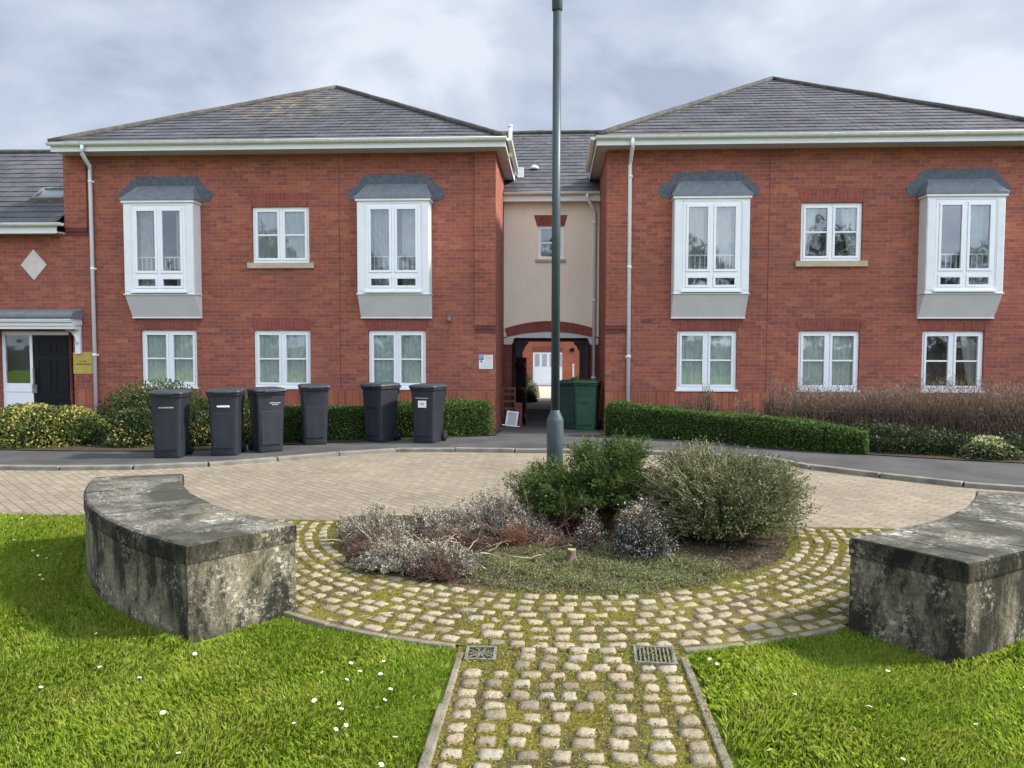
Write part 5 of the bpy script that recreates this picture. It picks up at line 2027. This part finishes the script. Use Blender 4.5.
q = scatter_in(40000, cover_ok, -.7, 1.5, 5.0, 6.4)
P = np.concatenate([q, (bedz(q) + np.abs(rng.normal(size=len(q))) * (.010 + .008 * np.sin(q[:, 0] * 8 + q[:, 1] * 13)))[:, None]], 1)
o = leaves('ground_cover', P, .018, .008, 'cover', None, np.tile([0, 0, .5], (len(P), 1)), 1.0)
struct(o, 'stuff'); tag(o, 'low mossy green cover at the front of the planting bed around the stump', 'ground cover')

q = scatter_in(9000, lambda p: (rr(p) < 2.05) & (p[:, 1] < 7.2), -2.5, 2.8, 5.0, 7.4)
P = np.concatenate([q, (bedz(q) + .008)[:, None]], 1)
o = leaves('bark_litter', P, .030, .008, 'litter', None, np.tile([.0, 0, .0], (len(P), 1)), 1.0)
struct(o, 'stuff'); tag(o, 'brown twig and leaf litter over the soil of the planting bed', 'leaf litter')

# moss tufts in the joints: reject points that fall on a stone
tree_x, tree_y = SETTS[:, 0], SETTS[:, 1]


def joint_ok(p):
    inring = (rr(p) > 1.98) & (rr(p) < 2.98) & (p[:, 1] < ROAD - .02)
    inpath = (p[:, 0] > PX0) & (p[:, 0] < PX1) & (p[:, 1] < 4.4) & (p[:, 1] > 1.6)
    sel = inring | inpath
    nz = np.sin(p[:, 0] * 2.7 + 1.2) + np.sin(p[:, 1] * 3.3 + p[:, 0] * 1.9) + .9 * rng.uniform(-1, 1, len(p))
    sel &= nz > -.5
    free = np.ones(len(p), bool)
    c, s = np.cos(SETTS[:, 4]), np.sin(SETTS[:, 4])
    idx = np.where(sel)[0]
    for k in range(0, len(idx), 4000):
        i = idx[k:k + 4000]
        dx = p[i, 0:1] - tree_x[None]; dy = p[i, 1:2] - tree_y[None]
        lx = dx * c + dy * s; ly = -dx * s + dy * c
        free[i] = ~((np.abs(lx) < SETTS[:, 2] * .47) & (np.abs(ly) < SETTS[:, 3] * .47)).any(1)
    return sel & free


q = scatter_in(52000, joint_ok, -3.5, 3.7, 1.7, ROAD)
P = np.concatenate([q, (.004 + np.abs(rng.normal(size=len(q))) * .006)[:, None]], 1)
o = leaves('joint_moss', P, .013, .007, 'moss', None, np.tile([0, 0, .7], (len(P), 1)), 1.0)
struct(o, 'stuff'); tag(o, 'yellow green moss growing in the joints of the cobbles', 'moss')


# ------------------------------------------------------------------ grass
def in_walls(p, m=0.0):
    r = rw(p)
    a = np.degrees(np.arctan2(np.abs(p[:, 0] - RC[0]), RC[1] - p[:, 1]))
    return (r > 3.45 - m) & (r < 4.17 + m) & (a > 28.5) & (a < 68)


def lawn_ok(p):
    e = .012 * np.sin(p[:, 1] * 17) + .010 * np.sin(p[:, 1] * 41)
    path = (p[:, 0] > PX0 - .02 + e) & (p[:, 0] < PX1 + .025 + e)
    f = 1.02 * (p[:, 1] * .70 + .9)      # a little wider than the view
    vis = np.abs(p[:, 0] + p[:, 1] * .05) < f
    return (~path) & (rr(p) > 3.05 + e) & (~in_walls(p, -.01)) & (p[:, 1] < ROAD + .02) & vis


def grass():
    parts = []
    for y0, y1, n in ((1.6, 3.6, 140000), (3.6, 5.2, 115000), (5.2, ROAD, 60000)):
        parts.append(scatter_in(n, lawn_ok, -7.5, 7.5, y0, y1))
    q = np.concatenate(parts); n = len(q)
    tuft = np.sin(q[:, 0] * 6.1 + np.sin(q[:, 1] * 4.3) * 2) * np.sin(q[:, 1] * 5.7 + 1) * .5 + np.sin(q[:, 0] * 2.3 + q[:, 1] * 1.7) * .5
    # longer along wall feet
    H = .035 * (1 + .50 * tuft) * rng.uniform(.5, 1.5, n) + .02 * in_walls(q, .06)
    az = rng.normal(size=n) * 1.1 + 2.6 * np.sin(q[:, 0] * 3.1 + np.sin(q[:, 1] * 2.7)) + q[:, 1] * 2.2
    lean = rng.uniform(.05, .8, n)
    w = rng.uniform(.0016, .0030, n) * (1 + .12 * np.maximum(q[:, 1] - 3, 0))
    B = np.concatenate([q, np.full((n, 1), -.012)], 1)
    d = np.stack([np.cos(az), np.sin(az), np.zeros(n)], -1)
    sd = np.stack([-np.sin(az), np.cos(az), np.zeros(n)], -1) * w[:, None]
    Hh = H[:, None]
    mid = B + d * (lean[:, None] * Hh * .30) + np.array([0, 0, .62]) * Hh
    tip = B + d * (lean[:, None] * Hh * .95) + np.array([0, 0, 1.0]) * Hh * (1 - .28 * lean[:, None])
    V = np.stack([B - sd, B + sd, mid + sd * .75, tip, mid - sd * .75], 1).reshape(-1, 3)
    F = np.arange(5 * n).reshape(n, 5)
    t = np.clip(.48 + .20 * tuft + rng.normal(size=n) * .20, 0, .97)
    t[rng.uniform(size=n) < .035] = 1.0
    o = raw_mesh('grass', V, F, 'grass', None, np.repeat(t, 5))
    struct(o, 'stuff'); tag(o, 'bright green mown grass on both sides of the cobbled path', 'grass')


grass()

# daisies
DAISY = DAISY_LIST = [(132.8, 630.5), (99.6, 635), (135.5, 640.6), (194.5, 653.5), (100.8, 668), (106.2, 668.8), (39.5, 689.8), (53, 713.3), (164, 713.3), (179.3, 755.5),
         (327, 672.7), (349.6, 663.3), (358.6, 674.2), (384.8, 662.5), (380.9, 675), (389.5, 690.6), (317.2, 699.6), (341.4, 703), (340.6, 709.8), (377, 709.8), (380.9, 700.4),
         (343.8, 725.4), (332, 730.5), (382, 765.6), (345, 682), (14.6, 536.4), (33, 552.3), (37, 557), (47.8, 560), (60.6, 556.4), (74.7, 566.6), (40.4, 576.3),
         (385.5, 662.5), (716.7, 664.5), (775.3, 750.4), (712, 657.8), (394.8, 739.8), (382, 766)]


def daisies():
    f, H, pt, ya = 785.0, 1.657, radians(2.99), radians(3.15)
    pts = []
    for px, py in DAISY:
        u, v = (px - 512) / f, (py - 384) / f
        d = cos(pt) - v * sin(pt); z = -sin(pt) - v * cos(pt)
        k = -(H - .035) / z
        X, Yd = u * k, d * k
        pts.append((.10 + X * cos(ya) - Yd * sin(ya), X * sin(ya) + Yd * cos(ya)))
    extra = [(1.9, 3.35), (2.35, 3.2), (1.45, 3.05), (1.2, 3.6), (2.6, 3.6), (-2.9, 3.9), (-3.4, 5.1), (-4.3, 6.1), (-4.8, 6.9), (-2.2, 3.0), (1.75, 3.9), (-5.2, 6.3), (-3.2, 3.2), (-2.6, 3.4), (1.1, 2.7), (2.0, 2.9), (3.0, 3.9), (2.3, 3.75), (-1.3, 2.75), (-1.9, 3.6), (-4.6, 5.2), (-3.9, 4.4), (-1.0, 3.2), (1.5, 3.5)]
    pts += extra
    first = None
    for i, (x, y) in enumerate(pts):
        if first is None:
            t = thing('daisy', 'small white daisy open in the lawn grass', 'daisy', (x, y, 0), 'white daisies in the lawn')
            mb = MB()
            for k in range(13):
                a = 2 * pi * k / 13
                c, s = cos(a), sin(a)
                def R(u, v, z): return (u * c - v * s, u * s + v * c, z)
                mb.face([R(.003, -.0016, .040), R(.010, -.0028, .0425), R(.0135, 0, .0415), R(.010, .0028, .0425), R(.003, .0016, .040)])
            mb.build('petals', 'petal', t, origin=(0, 0, 0))
            mb = MB(); mb.lathe([(.0042, .039), (.0042, .042), (.002, .044), (0, .0445)], (0, 0, 0), 8); mb.build('centre', 'yolk', t, origin=(0, 0, 0))
            mb = MB(); mb.tube([(0, 0, -.01), (0, 0, .040)], .0009, 5); mb.build('stalk', 'hedge', t, origin=(0, 0, 0))
            first = t
        else:
            t = copy_tree(first)
        t.location = (x, y, rng.uniform(-.004, .008))
        t.rotation_euler = (rng.normal() * .25, rng.normal() * .25, rng.uniform(0, 6))
        s_ = rng.uniform(.62, .92); t.scale = (s_, s_, 1)


daisies()


# trees across the green behind the photographer: the window panes mirror them
def far_wood():
    P = []
    for k in range(13):
        x = -34 + k * 5.6 + rng.normal() * 1.2; y = -34 + rng.normal() * 4; h = rng.uniform(6.5, 11); w = rng.uniform(2.6, 4)
        D = unit(rng.normal(size=(1500, 3)))
        q = lump(D, k + 5, .3) * rng.uniform(.4, 1, 1500) ** .4
        P.append(np.stack([x + D[:, 0] * w * q, y + D[:, 1] * w * q, h * .58 + D[:, 2] * h * .46 * q], -1))
    P = np.concatenate(P)
    o = leaves('wood', P, .55, .40, 'privet', None)
    struct(o, 'stuff'); tag(o, 'belt of trees across the green, seen only as dark shapes mirrored in the window panes', 'wood')


far_wood()

# ------------------------------------------------------------------ small things by the walls
# parking sign
t = thing('parking_sign', 'small white parking notice with a blue square, on the brick left of the archway', 'sign', (-1.28, Y0, 1.28))
mb = MB(); mb.box(-1.42, -1.14, Y0 - .012, Y0 - .001, 1.14, 1.42); p_ = bevel(mb.build('panel', 'sticker', t), .003)
mb = MB(); mb.box(-1.41, -1.325, Y0 - .0145, Y0 - .0125, 1.315, 1.41); mb.build('blue_square', 'blue', p_)
mb = MB(); mb.lathe([(.018, 0), (.018, .002)], (0, 0, 0), 12)
mb.v = [(-1.372 + x, Y0 - .0125 - z, 1.285 + y) for x, y, z in mb.v]; mb.build('dark_dot', 'black', p_)
fc = bpy.data.curves.new('letter_p', 'FONT'); fc.body = 'P'; fc.size = .095; fc.align_x = 'CENTER'
fo = bpy.data.objects.new('letter_p', fc)
COL.objects.link(fo)
dg = bpy.context.evaluated_depsgraph_get()
me = bpy.data.meshes.new_from_object(fo.evaluated_get(dg))
bpy.data.objects.remove(fo)
lo = bpy.data.objects.new('letter', me); me.materials.clear(); me.materials.append(M['sticker']); COL.objects.link(lo)
lo.parent = p_; lo.rotation_euler = (pi / 2, 0, 0); lo.location = (-1.368 + 1.28, -.0155, 1.33 - 1.28)
mb = MB(); r_ = random.Random(2)
for z, x0, x1 in ((1.395, -1.31, -1.155), (1.37, -1.30, -1.17), (1.345, -1.30, -1.155), (1.315, -1.28, -1.165), (1.265, -1.34, -1.17), (1.225, -1.36, -1.25), (1.225, -1.235, -1.165), (1.185, -1.385, -1.165)):
    x = x0
    while x < x1:
        w = r_.uniform(.006, .014); mb.box(x, min(x + w, x1), Y0 - .0135, Y0 - .0125, z - .007, z + .007); x += w + .004
mb.build('lettering', 'label', p_)

# brass plate
t = thing('name_plate', 'square brass plate with two engraved lines between door and downpipe', 'name plate', (-9.58, Y0, 1.23))
mb = MB(); mb.box(-9.775, -9.365, Y0 - .012, Y0 - .001, 1.005, 1.45); p_ = bevel(mb.build('plate', 'brass', t), .003)
mb = MB(); r_ = random.Random(5)
for z, h, x0, x1 in ((1.262, .012, -9.64, -9.60), (1.262, .012, -9.57, -9.50), (1.205, .014, -9.72, -9.39)):
    x = x0
    while x < x1:
        w = r_.uniform(.012, .022); mb.box(x, min(x + w, x1), Y0 - .0135, Y0 - .0125, z - h, z + h); x += w + .006
mb.build('lettering', 'engrave', p_)


# open timber gate in the passage
def gate():
    c = (-.80, 18.19, -.2)
    t = thing('timber_gate', 'open dark boarded timber gate at the left of the archway', 'gate', c)
    T = Matrix.Translation((-.80, 18.19, -.17)) @ Matrix.Rotation(radians(-70), 4, 'Z')
    mb = MB()
    for k in range(6):
        mb.box(.01 + k * .118, .01 + k * .118 + .112, 0, .022, 0, 1.50, T)
    mb.build('board_panel', 'timber_black', t)
    mb = MB()
    for z in (.15, .72, 1.28):
        mb.box(.005, .72, -.035, -.001, z, z + .10, T)
    mb.build('ledges', 'timber_black', t)
    mb = MB(); mb.box(.3, .72, -.045, -.036, .80, .815, T); mb.build('latch', 'steel', t)


gate()


# leaning slatted shelf and white framed panel
def shelf():
    c = (-.93, 17.35, pz(17.35))
    t = thing('slatted_rack', 'brown wooden slatted rack leaning by the left pier of the archway', 'rack', c)
    T = Matrix.Translation(c) @ Matrix.Rotation(radians(-8), 4, 'X') @ Matrix.Rotation(radians(6), 4, 'Z')
    for sx in (-.15, .12):
        mb = MB(); mb.box(sx, sx + .03, -.02, .02, 0, .86, T); mb.build('side_rail', 'wood_brown', t)
    for z in (.18, .36, .52, .68, .81):
        mb = MB(); mb.box(-.12, .12, -.025, .025, z, z + .05, T); mb.build('slat', 'wood_brown', t)
    c = (-.86, 17.0, pz(17.0))
    t = thing('framed_panel', 'white framed grey panel leaning beside the gate at ground level', 'panel', c)
    T = Matrix.Translation(c) @ Matrix.Rotation(radians(-16), 4, 'X') @ Matrix.Rotation(radians(7), 4, 'Y')
    mb = MB()
    for q in ((-.13, .13, .30, .34), (-.13, -.09, .03, .30), (.09, .13, .03, .30), (-.2, .2, 0, .03)):
        mb.box(q[0], q[1], -.03, .03, q[2], q[3], T)
    bevel(mb.build('frame', 'white', t), .008)
    mb = MB(); mb.box(-.09, .09, -.01, .01, .03, .30, T); mb.build('grey_insert', 'soffit', t)
    c = (-.72, 17.15, pz(17.15))
    t = thing('wood_panel', 'brown board standing beside the white framed panel at the gate', 'board', c)
    T = Matrix.Translation(c) @ Matrix.Rotation(radians(-6), 4, 'X')
    mb = MB(); mb.box(-.06, .10, -.012, .012, 0, .52, T); mb.box(-.06, .10, -.02, -.0125, .40, .46, T)
    bevel(mb.build('board', 'wood_brown', t), .004)


shelf()
